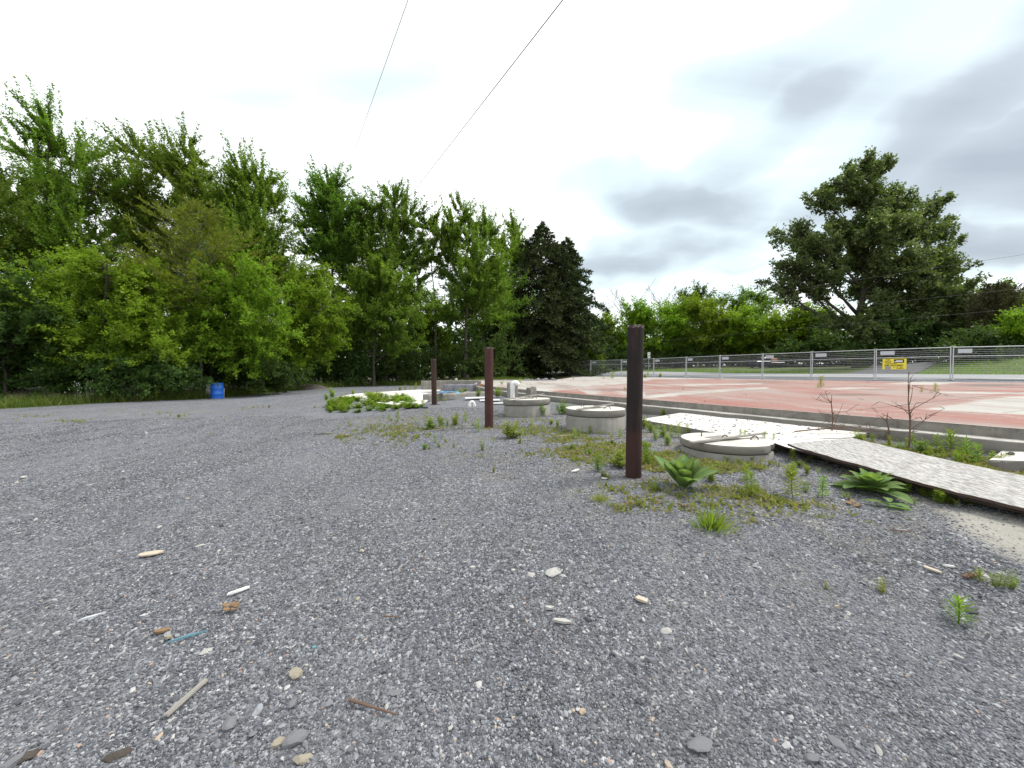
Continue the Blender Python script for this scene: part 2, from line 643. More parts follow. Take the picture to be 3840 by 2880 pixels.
M_GROUND = mat_ground()
M_SLAB = mat_slab()
M_CONC = mat_concrete('grey_cast_concrete', (.30, .29, .265), (.20, .195, .175), stain_amt=.3, streak=True)
M_CONC_OLD = mat_concrete('old_footing_concrete', (.27, .255, .225), (.17, .16, .145), stain=(.07, .065, .055), stain_amt=.55, streak=True)
M_CONC_WHITE = mat_concrete('bleached_concrete', (.66, .64, .60), (.52, .50, .47), stain=(.25, .24, .22), stain_amt=.3, side=(.22, .21, .19))  # upright faces darkened in the colour, as if in shade
M_LEDGE = mat_concrete('footing_concrete', (.60, .585, .54), (.30, .29, .26), stain=(.10, .095, .08), stain_amt=.6, side=(.19, .18, .16))  # shade put into the colour of the ledge's upright face
M_CONC_PAD = mat_concrete('dusty_grey_pad', (.36, .345, .30), (.19, .185, .17), stain=(.12, .12, .12), stain_amt=.5, scale=.6)
M_RUST_DARK = mat_rust('dark_coated_steel', (.011, .008, .008), (.022, .014, .013), .7, low_red=(.042, .017, .014))
M_RUST_RED = mat_rust('red_primer_steel', (.050, .021, .019), (.085, .034, .030), .25)
M_RUST_OLD = mat_rust('brown_rusty_steel', (.030, .019, .015), (.065, .036, .025), .5)
M_REBAR = mat_plain('rusty_rebar', (.06, .035, .025), (.11, .06, .04), 30, .8)
M_OSB = mat_osb()
M_PLYEDGE = mat_plain('dark_plywood_edge', (.035, .022, .018), (.09, .06, .045), 25, .9, .2, .3, (1, 1, 30))
M_WOODGREY = mat_plain('grey_weathered_wood', (.20, .19, .17), (.32, .305, .28), 6, .85, .2, .4, (1, 12, 12))
M_GALV = mat_plain('galvanised_steel', (.42, .44, .46), (.55, .57, .58), 12, .45, .5, .05, metal=.35)
M_PLATE = mat_plain('pale_metal_plate', (.42, .45, .48), (.50, .53, .56), 5, .5, .4, 0)
M_ASPHALT = mat_plain('light_weathered_asphalt', (.24, .245, .255), (.33, .335, .345), 6, .9, .2, .3)
M_ASPHALT_D = mat_plain('dark_weathered_asphalt', (.17, .17, .18), (.24, .24, .25), 6, .9, .2, .3)
M_DRIVE = mat_plain('old_dark_asphalt', (.085, .085, .09), (.13, .13, .138), 6, .9, .2, .3)
M_PVC = mat_plain('white_pvc', (.66, .66, .63), (.76, .76, .74), 5, .4, .5, .05)
M_WHITEBOARD = mat_plain('white_painted_board', (.62, .62, .61), (.74, .74, .73), 9, .7, .3, .2)
M_BLUE = mat_plain('blue_barrel_plastic', (.018, .135, .62), (.025, .17, .70), 2, .38, .5, .05)
M_BLUETARP = mat_plain('blue_tarp', (.05, .30, .60), (.12, .42, .70), 20, .5, .4, .3)
M_BRICK = mat_plain('orange_brick', (.40, .14, .05), (.52, .22, .09), 20, .9, .2, .3)
M_DIRT = mat_plain('brown_soil', (.06, .052, .045), (.15, .132, .115), 6, .95, .1, .8)
M_BARK = mat_plain('grey_brown_bark', (.035, .030, .025), (.095, .082, .068), 9, .9, .15, .6, (3, 3, .6))
M_BARK_L = mat_plain('pale_bark', (.11, .10, .085), (.20, .185, .16), 9, .9, .15, .6, (3, 3, .6))
M_DEADTWIG = mat_plain('dead_brown_twig', (.10, .065, .048), (.17, .115, .085), 20, .9, .15, .2)
M_ROCK = mat_plain('pale_limestone', (.30, .297, .28), (.47, .465, .44), 14, .9, .2, .5)
M_ROCK_GREY = mat_plain('grey_limestone', (.12, .124, .135), (.24, .245, .26), 14, .9, .2, .5)
M_ROCK_DARK = mat_plain('dark_slate', (.035, .036, .040), (.075, .077, .085), 14, .85, .3, .4)
M_ROCK_TAN = mat_plain('tan_limestone', (.24, .215, .165), (.38, .345, .28), 14, .9, .2, .5)
M_LEAFDRY = mat_plain('dry_brown_leaf', (.15, .098, .055), (.24, .155, .085), 18, .8, .2, .2)
M_CABLE = mat_plain('dark_cable', (.05, .05, .055), (.09, .09, .095), 4, .6, .3, 0)
M_CABLE_L = mat_plain('pale_cable', (.25, .26, .27), (.32, .33, .34), 4, .5, .4, 0)

# ------------------------------------------------------------------ ground sheet
SLAB_Z = 0.58
A_ = on(2012, 1465, SLAB_Z)
B_ = on(3840, 1609, SLAB_Z)
dirAB = (B_ - A_).normalized()
C_ = A_ + dirAB * ((B_ - A_).length + 9.0)
SLAB_FRONT = [C_, A_, Vector((-.66, 13.6, 0)), Vector((-1.6, 18.0, 0)), Vector((-2.0, 23.2, 0))]
FENCE = [(7.30, 50.0), (9.46, 46.3), (12.3, 43.3), (14.5, 39.4), (16.1, 35.6), (17.2, 31.9), (18.6, 28.6), (19.9, 25.6), (21.6, 22.9), (24.1, 21.1), (27.3, 20.1)]
SLAB_BACK = [Vector((23.0, 14.0, 0)), Vector((25.6, 18.7, 0)), Vector((23.4, 19.9, 0)), Vector((20.8, 21.6, 0)), Vector((18.7, 25.0, 0)), Vector((17.2, 28.3, 0)), Vector((15.8, 31.4, 0)), Vector((14.6, 35.0, 0)),
             Vector((13.2, 38.6, 0)), Vector((11.2, 42.0, 0)), Vector((8.6, 44.3, 0)), Vector((5.5, 36.0, 0)), Vector((2.6, 24.6, 0)), Vector((-1.9, 23.3, 0))]

pd = [hit(u, v) for u, v in ((3470, 1890), (3800, 1935), (4200, 1960), (4600, 2250), (3880, 2150), (3660, 2020), (3540, 1950))]
def build_ground():
    n = 330
    t = np.linspace(-1, 1, n)
    k = 6.4
    g = 420 * np.sinh(k * t) / math.sinh(k)
    X, Y = np.meshgrid(g, g + 4.0, indexing='ij')
    Z = hgt(X, Y)
    Z = Z + 0.012 * vnoise(X * 2.5, Y * 2.5, 3) * np.clip(1 - np.hypot(X, Y) / 40, 0, 1)
    poly = [(p.x, p.y) for p in SLAB_FRONT] + [(p.x, p.y) for p in reversed(SLAB_BACK)]
    ins = pip(X, Y, poly)
    Z = np.where(ins, np.minimum(Z, 0.30), Z)
    s = (X - FA[0]) * FN[0] + (Y - FA[1]) * FN[1]
    a = (X - FA[0]) * FT[0] + (Y - FA[1]) * FT[1]
    wood = pip(X, Y, WOOD)
    # signed distance to the wood edge for a soft grass strip
    d = np.full(X.shape, 1e9)
    for p0, p1 in zip(EDGE_XY, EDGE_XY[1:]):
        e = p1 - p0
        tt = np.clip(((X - p0[0]) * e[0] + (Y - p0[1]) * e[1]) / (e @ e), 0, 1)
        d = np.minimum(d, np.hypot(X - p0[0] - tt * e[0], Y - p0[1] - tt * e[1]))
    sd_ = np.where(wood, d, -d)
    grass = smooth01((sd_ + .35) / .7)
    verge = smooth01((s - 1.2) / 1.0) * (s > 0)
    grass = np.maximum(grass, verge)
    grass = np.maximum(grass, smooth01((X - 12) / 10) * smooth01((-Y + 2) / 6))
    grass = np.maximum(grass, smooth01((np.hypot(X, Y) - 90) / 30))
    wd = smooth01((sd_ - 2.5) / 2.5)
    wd = np.maximum(wd, smooth01((s - 26) / 6))
    moss = np.exp(-(((X - 1.6) / 2.6) ** 2 + ((Y - 5.0) / 3.2) ** 2)) + .8 * np.exp(-(((X + 1.8) / 1.8) ** 2 + ((Y - 7.2) / 1.6) ** 2)) + .5 * np.exp(-(((X + 10) / 6) ** 2 + ((Y - 12) / 1.5) ** 2))
    moss = np.maximum(moss, ((X > 2.0) & (Y > 2.2) & (Y < 6)) * .8)
    dust = np.zeros(X.shape)
    for ox in (-.16, -.08, 0, .08, .16):
        for oy in (-.12, -.06, 0, .06, .12):
            dust += pip(X + ox, Y + oy, [(p.x, p.y) for p in pd]) / 25.0
    idx = np.arange(n * n).reshape(n, n)
    f = np.stack([idx[:-1, :-1], idx[1:, :-1], idx[1:, 1:], idx[:-1, 1:]], -1).reshape(-1, 4)
    me = np_mesh('ground', np.stack([X, Y, Z], -1).reshape(-1, 3), f,
                 {'grass': grass.ravel(), 'wood': wd.ravel(), 'moss': np.clip(moss, 0, 1).ravel(), 'dust': dust.ravel()}, True)
    o = link_mesh('ground', me, M_GROUND)
    tag(o, 'grey crushed stone yard running into grass and woodland floor', 'ground', kind='structure')
build_ground()

# ------------------------------------------------------------------ road and driveway
def ribbon(name, s0, s1, a0, a1, lift, mat, label, cat, na=120, ns=8):
    S, A = np.meshgrid(np.linspace(s0, s1, ns), np.linspace(a0, a1, na), indexing='ij')
    X = FA[0] + FN[0] * S + FT[0] * A
    Y = FA[1] + FN[1] * S + FT[1] * A
    # the road bends away with the fence
    X = X - 0.0022 * np.clip(A - 4, 0, 200) ** 2 * 0.6
    Z = hgt(X, Y) + lift
    n = ns * na
    idx = np.arange(n).reshape(ns, na)
    f = np.stack([idx[:-1, :-1], idx[1:, :-1], idx[1:, 1:], idx[:-1, 1:]], -1).reshape(-1, 4)
    V = np.stack([X, Y, Z], -1).reshape(-1, 3)
    V2 = V.copy()
    V2[:, 2] -= .25
    me = np_mesh(name, V, f, None, True)
    o = link_mesh(name, me, mat)
    tag(o, label, cat, kind='structure')
    return o
ribbon('road', 4.0, 10.5, -70, 110, .05, M_ASPHALT, 'pale grey asphalt road running behind the wire fence', 'road')
ribbon('road_shoulder', 1.8, 4.02, -70, 110, .03, M_ASPHALT_D, 'darker gravel shoulder between fence and road', 'road shoulder')
ribbon('driveway', 10.4, 27, -24.6, -20.2, .045, M_DRIVE, 'dark driveway joining the road beyond the fence', 'driveway', na=14, ns=30)

# ------------------------------------------------------------------ concrete floor slab of the vanished building
def polyline_pts(P, n):
    P = np.array([(p.x, p.y) for p in P])
    seg = np.hypot(*(P[1:] - P[:-1]).T)
    c = np.concatenate([[0], np.cumsum(seg)])
    t = np.linspace(0, c[-1], n)
    return np.stack([np.interp(t, c, P[:, 0]), np.interp(t, c, P[:, 1])], -1)

def to_px(X, Y, Z):
    cp, sp = math.cos(PITCH), math.sin(PITCH)
    dz = Z - CAMZ
    fwd = Y * cp - dz * sp
    up = Y * sp + dz * cp
    return CX + F * X / fwd, CY - F * up / fwd

slab = empty('concrete_floor_slab', (4.0, 12.0, SLAB_Z))
tag(slab, 'long low concrete floor slab with worn red paint and stepped edge', 'floor slab')

def build_slab():
    nu, nv = 380, 150
    # front polyline: sample densely on the long visible edge
    Fp = polyline_pts(SLAB_FRONT[:2], 300)
    Fl = polyline_pts(SLAB_FRONT[1:], nu - 300 + 1)[1:]
    Fp = np.concatenate([Fp, Fl])
    Bp = polyline_pts(SLAB_BACK, nu)
    jit = np.random.RandomState(5)
    wob = np.convolve(jit.normal(0, 1, nu), np.ones(3) / 3, 'same') * .010
    nrm = np.array([dirAB.y, -dirAB.x])
    Fp = Fp + np.outer(wob, -nrm)
    t = np.linspace(0, 1, nv) ** 1.8
    X = Fp[:, None, 0] * (1 - t) + Bp[:, None, 0] * t
    Y = Fp[:, None, 1] * (1 - t) + Bp[:, None, 1] * t
    Z = np.full(X.shape, 0.0)
    # paint masks are laid out on the floor plan
    U, V = to_px(X, np.maximum(Y, .3), np.full(X.shape, SLAB_Z))
    red = np.full(X.shape, .80)
    dark = np.zeros(X.shape)

    def white(poly, val=0.0):
        red[pip(U, V, poly)] = .22 + val * .55

    white([(2012, 1475), (2330, 1440), (2450, 1424), (2000, 1408), (1500, 1415), (1700, 1500)], .18)
    white([(2090, 1452), (2330, 1441), (2700, 1436), (2600, 1447), (2250, 1462)], .62)
    white([(2000, 1400), (2700, 1400), (2700, 1420), (2300, 1424), (2000, 1424)], .1)
    white([(2700, 1400), (4300, 1400), (4300, 1431), (3300, 1427), (2700, 1422)], .25)
    white([(2390, 1489), (2560, 1468), (2880, 1451), (2880, 1457), (2590, 1478), (2440, 1494)], .15)
    white([(2150, 1452), (2420, 1470), (2420, 1486), (2200, 1476)], .45)
    white([(3461, 1534), (3767, 1488), (4300, 1470), (4300, 1590), (3840, 1556)], 0.0)
    white([(3300, 1440), (3480, 1430), (3640, 1430), (3500, 1444)], .05)
    white([(3510, 1468), (4300, 1476), (4300, 1485), (3520, 1474)], .05)
    white([(3050, 1459), (3180, 1452), (3330, 1455), (3100, 1463)], .2)
    white([(2560, 1441), (2860, 1436), (2860, 1441), (2600, 1447)], .2)
    d0 = t[None, :] * np.hypot(Bp[:, 0] - Fp[:, 0], Bp[:, 1] - Fp[:, 1])[:, None]
    red = np.where(d0 < .05, np.minimum(red, .30), red)

    def stain(u, v, ru, rv, k):
        np.maximum(dark, k * np.exp(-(((U - u) / ru) ** 2 + ((V - v) / rv) ** 2)), out=dark)

    stain(3180, 1480, 170, 6, .9)
    stain(2290, 1463, 180, 8, .7)
    stain(2860, 1432, 170, 6, .75)
    stain(2610, 1455, 110, 4, .7)
    stain(3720, 1445, 190, 6, 1.0)
    stain(3650, 1464, 200, 4, .6)
    stain(2110, 1447, 50, 3, .9)
    stain(2200, 1427, 140, 3, .6)
    stain(2900, 1512, 80, 4, .6)
    stain(2700, 1500, 60, 3, .5)
    stain(3300, 1462, 120, 3, .7)
    stain(3480, 1475, 160, 3, .6)
    stain(2480, 1450, 120, 3, .6)
    stain(2050, 1440, 90, 4, .7)
    dark = np.clip(dark, 0, 1)
    idx = np.arange(nu * nv).reshape(nu, nv)
    f = np.stack([idx[:-1, :-1], idx[:-1, 1:], idx[1:, 1:], idx[1:, :-1]], -1).reshape(-1, 4)
    V3 = np.stack([X, Y, Z], -1).reshape(-1, 3)
    me = np_mesh('floor', V3 - np.array([4.0, 12.0, 0]), f, {'red': red.ravel(), 'dark': dark.ravel()}, False)
    fo = link_mesh('floor', me, M_SLAB, slab)
    # lip of the floor (a vertical face with a little unevenness) and the wider footing below it
    def skirt(off, z0, z1, name, mat, chip=0.0, ledge=None):
        full = Fp - np.outer(np.ones(nu), nrm) * off * -1
        rg = np.random.RandomState(int(off * 1000) + 3)
        rowsz = np.linspace(z1, z0, 5)
        cols = []
        ch = np.convolve(rg.normal(0, 1, nu), np.ones(9) / 9, 'same') * chip
        for i, zz_ in enumerate(rowsz):
            pz = full + np.outer(rg.normal(0, .003, nu) + ch * (1 if i < 2 else .2), nrm)
            cols.append(np.concatenate([pz, np.full((nu, 1), zz_)], 1))
        if ledge is not None:       # flat top of the ledge, back to the lip
            pz = Fp - np.outer(np.ones(nu), nrm) * .03
            cols.insert(0, np.concatenate([pz, np.full((nu, 1), z1 + .004)], 1))
        G = np.stack(cols, 0)
        m_ = G.shape[0]
        idx2 = np.arange(m_ * nu).reshape(m_, nu)
        f2 = np.stack([idx2[:-1, :-1], idx2[:-1, 1:], idx2[1:, 1:], idx2[1:, :-1]], -1).reshape(-1, 4)
        me2 = np_mesh(name, G.reshape(-1, 3) - np.array([4.0, 12.0, SLAB_Z]), f2)
        return link_mesh(name, me2, mat, slab)
    skirt(.001, SLAB_Z - .12, SLAB_Z - .0005, 'floor_edge', M_CONC_OLD, .02)
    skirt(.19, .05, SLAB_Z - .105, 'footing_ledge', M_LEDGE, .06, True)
build_slab()

# ------------------------------------------------------------------ vegetation: materials
def mat_leaf(name, c1, c2, c3=None, trans=.4, rough=.55, tcol=None):
    m = MT(name, rough, .16)
    v = m.attr('var')
    stops = [(0.0, c1), (.75, c2), (1.0, c3 or c2)]
    c = m.ramp(v, stops)
    oi = m.n('ShaderNodeObjectInfo')
    hs = m.n('ShaderNodeHueSaturation')
    m.l(m.math('ADD', m.math('MULTIPLY', oi.outputs['Random'], .03), .485), hs.inputs['Hue'])
    m.l(m.math('ADD', m.math('MULTIPLY', oi.outputs['Random'], .3), .85), hs.inputs['Value'])
    m.l(c, hs.inputs['Color'])
    m.color(hs.outputs[0])
    tr = m.n('ShaderNodeBsdfTranslucent')
    tm = m.mix(1.0, hs.outputs[0], tcol or (1.15, 1.35, .55), 'MULTIPLY')
    m.l(tm, tr.inputs['Color'])
    ms = m.n('ShaderNodeMixShader')
    ms.inputs[0].default_value = trans
    m.l(m.p.outputs[0], ms.inputs[1])
    m.l(tr.outputs[0], ms.inputs[2])
    outn = m.t.nodes['Material Output']
    m.l(ms.outputs[0], outn.inputs['Surface'])
    return m.m

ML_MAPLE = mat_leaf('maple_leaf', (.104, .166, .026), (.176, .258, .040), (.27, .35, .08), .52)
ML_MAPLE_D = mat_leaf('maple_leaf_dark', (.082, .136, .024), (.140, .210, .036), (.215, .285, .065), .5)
ML_BRIGHT = mat_leaf('box_elder_leaf', (.135, .225, .022), (.210, .320, .034), (.31, .41, .065), .52)
ML_CEDAR = mat_leaf('cedar_spray', (.110, .130, .018), (.175, .185, .026), (.25, .235, .04), .3)
ML_SPRUCE = mat_leaf('spruce_needle', (.026, .042, .016), (.052, .072, .027), (.115, .120, .048), .15, .85)
ML_COTTON = mat_leaf('cottonwood_leaf', (.088, .130, .050), (.148, .198, .080), (.34, .39, .23), .45, .36)
ML_FAR = mat_leaf('road_side_leaf', (.130, .205, .018), (.205, .295, .028), (.29, .37, .05), .5)
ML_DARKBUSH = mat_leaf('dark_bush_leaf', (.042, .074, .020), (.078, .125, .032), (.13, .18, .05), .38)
ML_BROWNISH = mat_leaf('dull_juniper_spray', (.065, .066, .030), (.095, .092, .042), (.12, .115, .055), .2)
ML_WEED = mat_leaf('weed_leaf', (.165, .225, .032), (.245, .305, .052), (.34, .36, .11), .5)
ML_WEED_Y = mat_leaf('yellow_weed_leaf', (.200, .210, .045), (.31, .30, .08), (.40, .34, .13), .45)
ML_MULLEIN = mat_leaf('mullein_leaf', (.130, .200, .070), (.185, .265, .100), (.26, .33, .15), .45, .75)
ML_CLOVER = mat_leaf('clover_leaf', (.120, .200, .022), (.190, .275, .032), (.27, .33, .06), .5)
ML_GRASS = mat_leaf('grass_blade', (.075, .110, .022), (.130, .175, .036), (.23, .23, .08), .45)
ML_PETAL = mat_leaf('white_petal', (.70, .70, .68), (.75, .75, .72), (.78, .78, .75), .3, tcol=(1, 1, 1))

# ------------------------------------------------------------------ vegetation: builders
def unit(a):
    return a / (np.linalg.norm(a, axis=-1, keepdims=True) + 1e-9)

def leaf_arrays(P, D, Nn, Ln, Wd, fold=.18, tipdrop=0.0):
    """diamond leaves: base, right, tip, left"""
    S = unit(np.cross(D, Nn))
    Nn = np.cross(S, D)
    Ln = Ln[:, None]
    Wd = Wd[:, None]
    v0 = P
    v1 = P + D * Ln * .45 + S * Wd * .5 + Nn * Wd * fold
    v2 = P + D * Ln - Nn * Ln * tipdrop
    v3 = P + D * Ln * .45 - S * Wd * .5 + Nn * Wd * fold
    V = np.stack([v0, v1, v2, v3], 1).reshape(-1, 3)
    n = len(P)
    Fc = np.arange(4 * n).reshape(n, 4)
    return V, Fc

def leaf_tris(P, D, Nn, Ln, Wd):
    """three-cornered leaves for large crowns"""
    S = unit(np.cross(D, Nn))
    Ln = Ln[:, None]
    Wd = Wd[:, None]
    V = np.stack([P + D * Ln * .15 + S * Wd * .62, P + D * Ln * 1.1, P + D * Ln * .15 - S * Wd * .62], 1).reshape(-1, 3)
    return V, np.arange(3 * len(P)).reshape(-1, 3)

def tube_arrays(lines, nside):
    """lines: list of (pts (k,3), radii (k,)); returns verts, quads"""
    Vs, Fs, o = [], [], 0
    ang = np.arange(nside) * 2 * math.pi / nside
    for P, r in lines:
        P = np.asarray(P, float)
        k = len(P)
        T = unit(np.gradient(P, axis=0))
        ref = np.array([1.0, 0.13, 0.05]) if abs(T[0, 0]) < .8 else np.array([0.05, 1.0, 0.1])
        A = unit(ref - T * (T @ ref)[:, None])
        B = np.cross(T, A)
        ring = P[:, None] + (A[:, None] * np.cos(ang)[None, :, None] + B[:, None] * np.sin(ang)[None, :, None]) * np.asarray(r)[:, None, None]
        Vs.append(ring.reshape(-1, 3))
        idx = o + np.arange(k * nside).reshape(k, nside)
        nx = np.roll(idx, -1, 1)
        Fs.append(np.stack([idx[:-1], nx[:-1], nx[1:], idx[1:]], -1).reshape(-1, 4))
        o += k * nside
    return np.concatenate(Vs), np.concatenate(Fs)

def bez(p0, p1, p2, k):
    t = np.linspace(0, 1, k)[:, None]
    return (1 - t) ** 2 * p0 + 2 * t * (1 - t) * p1 + t * t * p2

def twig_leaves(rg, base, dirs, tl, per, ll, up=.35, spread=.5, jit=.55):
    """leaves along each twig"""
    n = len(base)
    t = rg.uniform(.05, 1.0, (n, per))
    B = np.repeat(base[:, None], per, 1)
    Dd = np.repeat(dirs[:, None], per, 1)
    P = B + Dd * (t * tl[:, None])[..., None]
    P = P + rg.normal(0, 1, P.shape) * (ll * jit)
    D = unit(Dd * (1 - spread) + rg.normal(0, 1, P.shape) * spread + np.array([0, 0, -.15]))
    Nn = unit(rg.normal(0, 1, P.shape) * .6 + np.array([0, 0, up + .65]))
    P = P.reshape(-1, 3)
    D = D.reshape(-1, 3)
    Nn = Nn.reshape(-1, 3)
    m = len(P)
    Ln = ll * rg.uniform(.65, 1.3, m)
    return P, D, Nn, Ln

def broadleaf(name, label, base, lobes, mat, bark, ll, seed, leaves=30000, cat='tree', group=None, trunk_r=.16,
              lean=(0, 0, 0), plume=.55, wl=.72, sub=12, gap=0.0, branches=True, fork=.35, rs=1.1, straight=False, tk=1.0):
    """lobes: list of (centre vec3, rx, ry, rz) in world metres"""
    rg = np.random.RandomState(seed)
    sub = int(sub * 1.55)
    leaves = int(leaves * (3.3 if plume >= .6 else (2.3 if plume >= .35 else 1.6)))
    ll = ll * (.72 if plume >= .6 else (.90 if plume >= .35 else .92))
    rs = 1.02 if plume >= .6 else rs
    root = empty(name, base)
    tag(root, label, cat, group)
    b0 = np.array(base, float)
    C = np.array([np.array(l[0]) - b0 for l in lobes])
    RR = np.array([l[1:4] for l in lobes], float) * rs
    top = C[np.argmax(C[:, 2] + RR[:, 2])]
    zt = top[2]
    # trunk: leans gently towards the top lobe
    cxy = C[:, :2].mean(0)
    tp = np.array([[0, 0, -.15], [cxy[0] * .08, cxy[1] * .08, zt * .22], [cxy[0] * .35, cxy[1] * .35, zt * .5], [top[0] * .75 + cxy[0] * .25, top[1] * .75, zt * .8], top])
    if straight:
        tp = np.array([[0, 0, -.15], [top[0] * .02, 0, zt * .22], [top[0] * .25, top[1] * .2, zt * .5], [top[0] * .7, top[1] * .7, zt * .8], top])
    tt = np.linspace(0, 1, 12)
    kn = np.array([0, .22, .5, .8, 1.0])
    TP = np.stack([np.interp(tt, kn, tp[:, i]) for i in range(3)], -1)
    TP[1:-1] += rg.normal(0, .02 * zt ** .5, (10, 3)) * np.array([1, 1, 0])
    TR = trunk_r * (1 - tt * .88) * (1 + .5 * np.exp(-tt * 22))
    lines6 = [(TP, TR)]
    lines3 = []
    tw_b, tw_d, tw_l = [], [], []
    vol = np.prod(RR, 1) ** (2 / 3)
    per_lobe = np.maximum((vol / vol.sum() * sub * len(lobes)).astype(int), 5)
    lean = np.array(lean, float)
    for c, r, ns in zip(C, RR, per_lobe):
        hz = np.clip(c[2] - .7 * np.hypot(*(c[:2] - cxy * .4)) - .3 * r[2], zt * .18, c[2] * .92)
        k = np.searchsorted(TP[:, 2], hz).clip(1, 11)
        f = (hz - TP[k - 1, 2]) / (TP[k, 2] - TP[k - 1, 2] + 1e-6)
        p0 = TP[k - 1] * (1 - f) + TP[k] * f
        r0 = np.interp(hz, TP[:, 2], TR)
        p2 = c + np.array([0, 0, r[2] * .15])
        p1 = p0 * .45 + p2 * .55 + np.array([0, 0, -.12 * np.linalg.norm(p2 - p0)]) + rg.normal(0, .05, 3) * np.linalg.norm(p2 - p0)
        limb = bez(p0, p1, p2, 9)
        lr = np.linspace(min(r0 * .62, trunk_r * .55), trunk_r * .10, 9)
        lines6.append((limb, lr))
        for j in range(ns):
            # a point in the outer part of the lobe
            d = rg.normal(0, 1, 3)
            d[2] = d[2] + .25
            d /= np.linalg.norm(d)
            tip = c + d * r * rg.uniform(.62, 1.02)
            q0 = limb[int(rg.uniform(3, 9))]
            q1 = (q0 + tip) / 2 + np.array([0, 0, -.1 * np.linalg.norm(tip - q0)]) + rg.normal(0, .08, 3) * np.linalg.norm(tip - q0)
            br = bez(q0, q1, tip, 6)
            lines3.append((br, np.linspace(trunk_r * .13, trunk_r * .03, 6)))
            # twigs
            nt_ = int(rg.uniform(7, 12))
            tb = rg.uniform(.25, 1.0, nt_)
            pb = np.stack([np.interp(tb, np.linspace(0, 1, 6), br[:, i]) for i in range(3)], -1)
            axis = unit((tip - q0)[None])[0]
            outw = unit(pb - c)
            dd = unit(axis * plume + outw * .45 + rg.normal(0, .55 - .22 * (plume >= .6), (nt_, 3)) + np.array([0, 0, .25 + plume * .6]) + lean)
            tw_b.append(pb)
            tw_d.append(dd)
            tl_ = r.mean() * rg.uniform(.25, .55, nt_) * (1 + .5 * (tb > .8))
            if plume >= .6:          # long whippy shoots on the outside of the crown
                tl_ = tl_ * (1 + .55 * (tb > .55) * (d[2] > -.1))
            tw_l.append(tl_ * tk)
    B = np.concatenate(tw_b)
    D = np.concatenate(tw_d)
    T = np.concatenate(tw_l)
    if gap:
        keep = vnoise(B[:, 0] * 1.3 + B[:, 1], B[:, 2] * 1.3, seed) > -1 + gap
        B, D, T = B[keep], D[keep], T[keep]
    per = max(3, int(leaves / len(B)))
    P, Dl, Nn, Ln = twig_leaves(rg, B, D, T, per, ll, up=.3, spread=.55, jit=.38 if plume >= .6 else .55)
    V, Fc = leaf_tris(P, Dl, Nn, Ln, Ln * wl)
    # colour varies from twig to twig and from leaf to leaf
    tv = np.repeat(rg.uniform(0, .6, len(B)), per)
    var = np.repeat(np.clip(tv + rg.uniform(0, .4, len(P)), 0, 1), 3)
    me = np_mesh('crown', V, Fc, {'var': var})
    link_mesh('crown', me, mat, root)
    V, Fc = tube_arrays(lines6, 7)
    if branches:
        V3, F3 = tube_arrays(lines3, 4)
        Fc = np.concatenate([Fc, F3 + len(V)])
        V = np.concatenate([V, V3])
    link_mesh('trunk', np_mesh('trunk', V, Fc, None, True), bark, root)
    return root

def px_lobes(spec, depth, dspread=1.0, seed=0, flat=1.0):
    """(u, v, ru, rv[, ddepth]) in photo pixels at a distance -> lobes in metres"""
    rg = random.Random(seed)
    o = []
    for s in spec:
        dd = s[4] if len(s) > 4 else rg.uniform(-dspread, dspread)
        d = depth + dd
        c = at(s[0], s[1], d)
        k = d / F
        rx, rz = s[2] * k, s[3] * k
        o.append((c, rx, (rx + rz) / 2 * flat, rz))
    return o

def stand(u, depth):
    """where a tree seen at column u stands at that distance"""
    x = (u - CX) / F * depth
    return Vector((x, depth, h1(x, depth)))

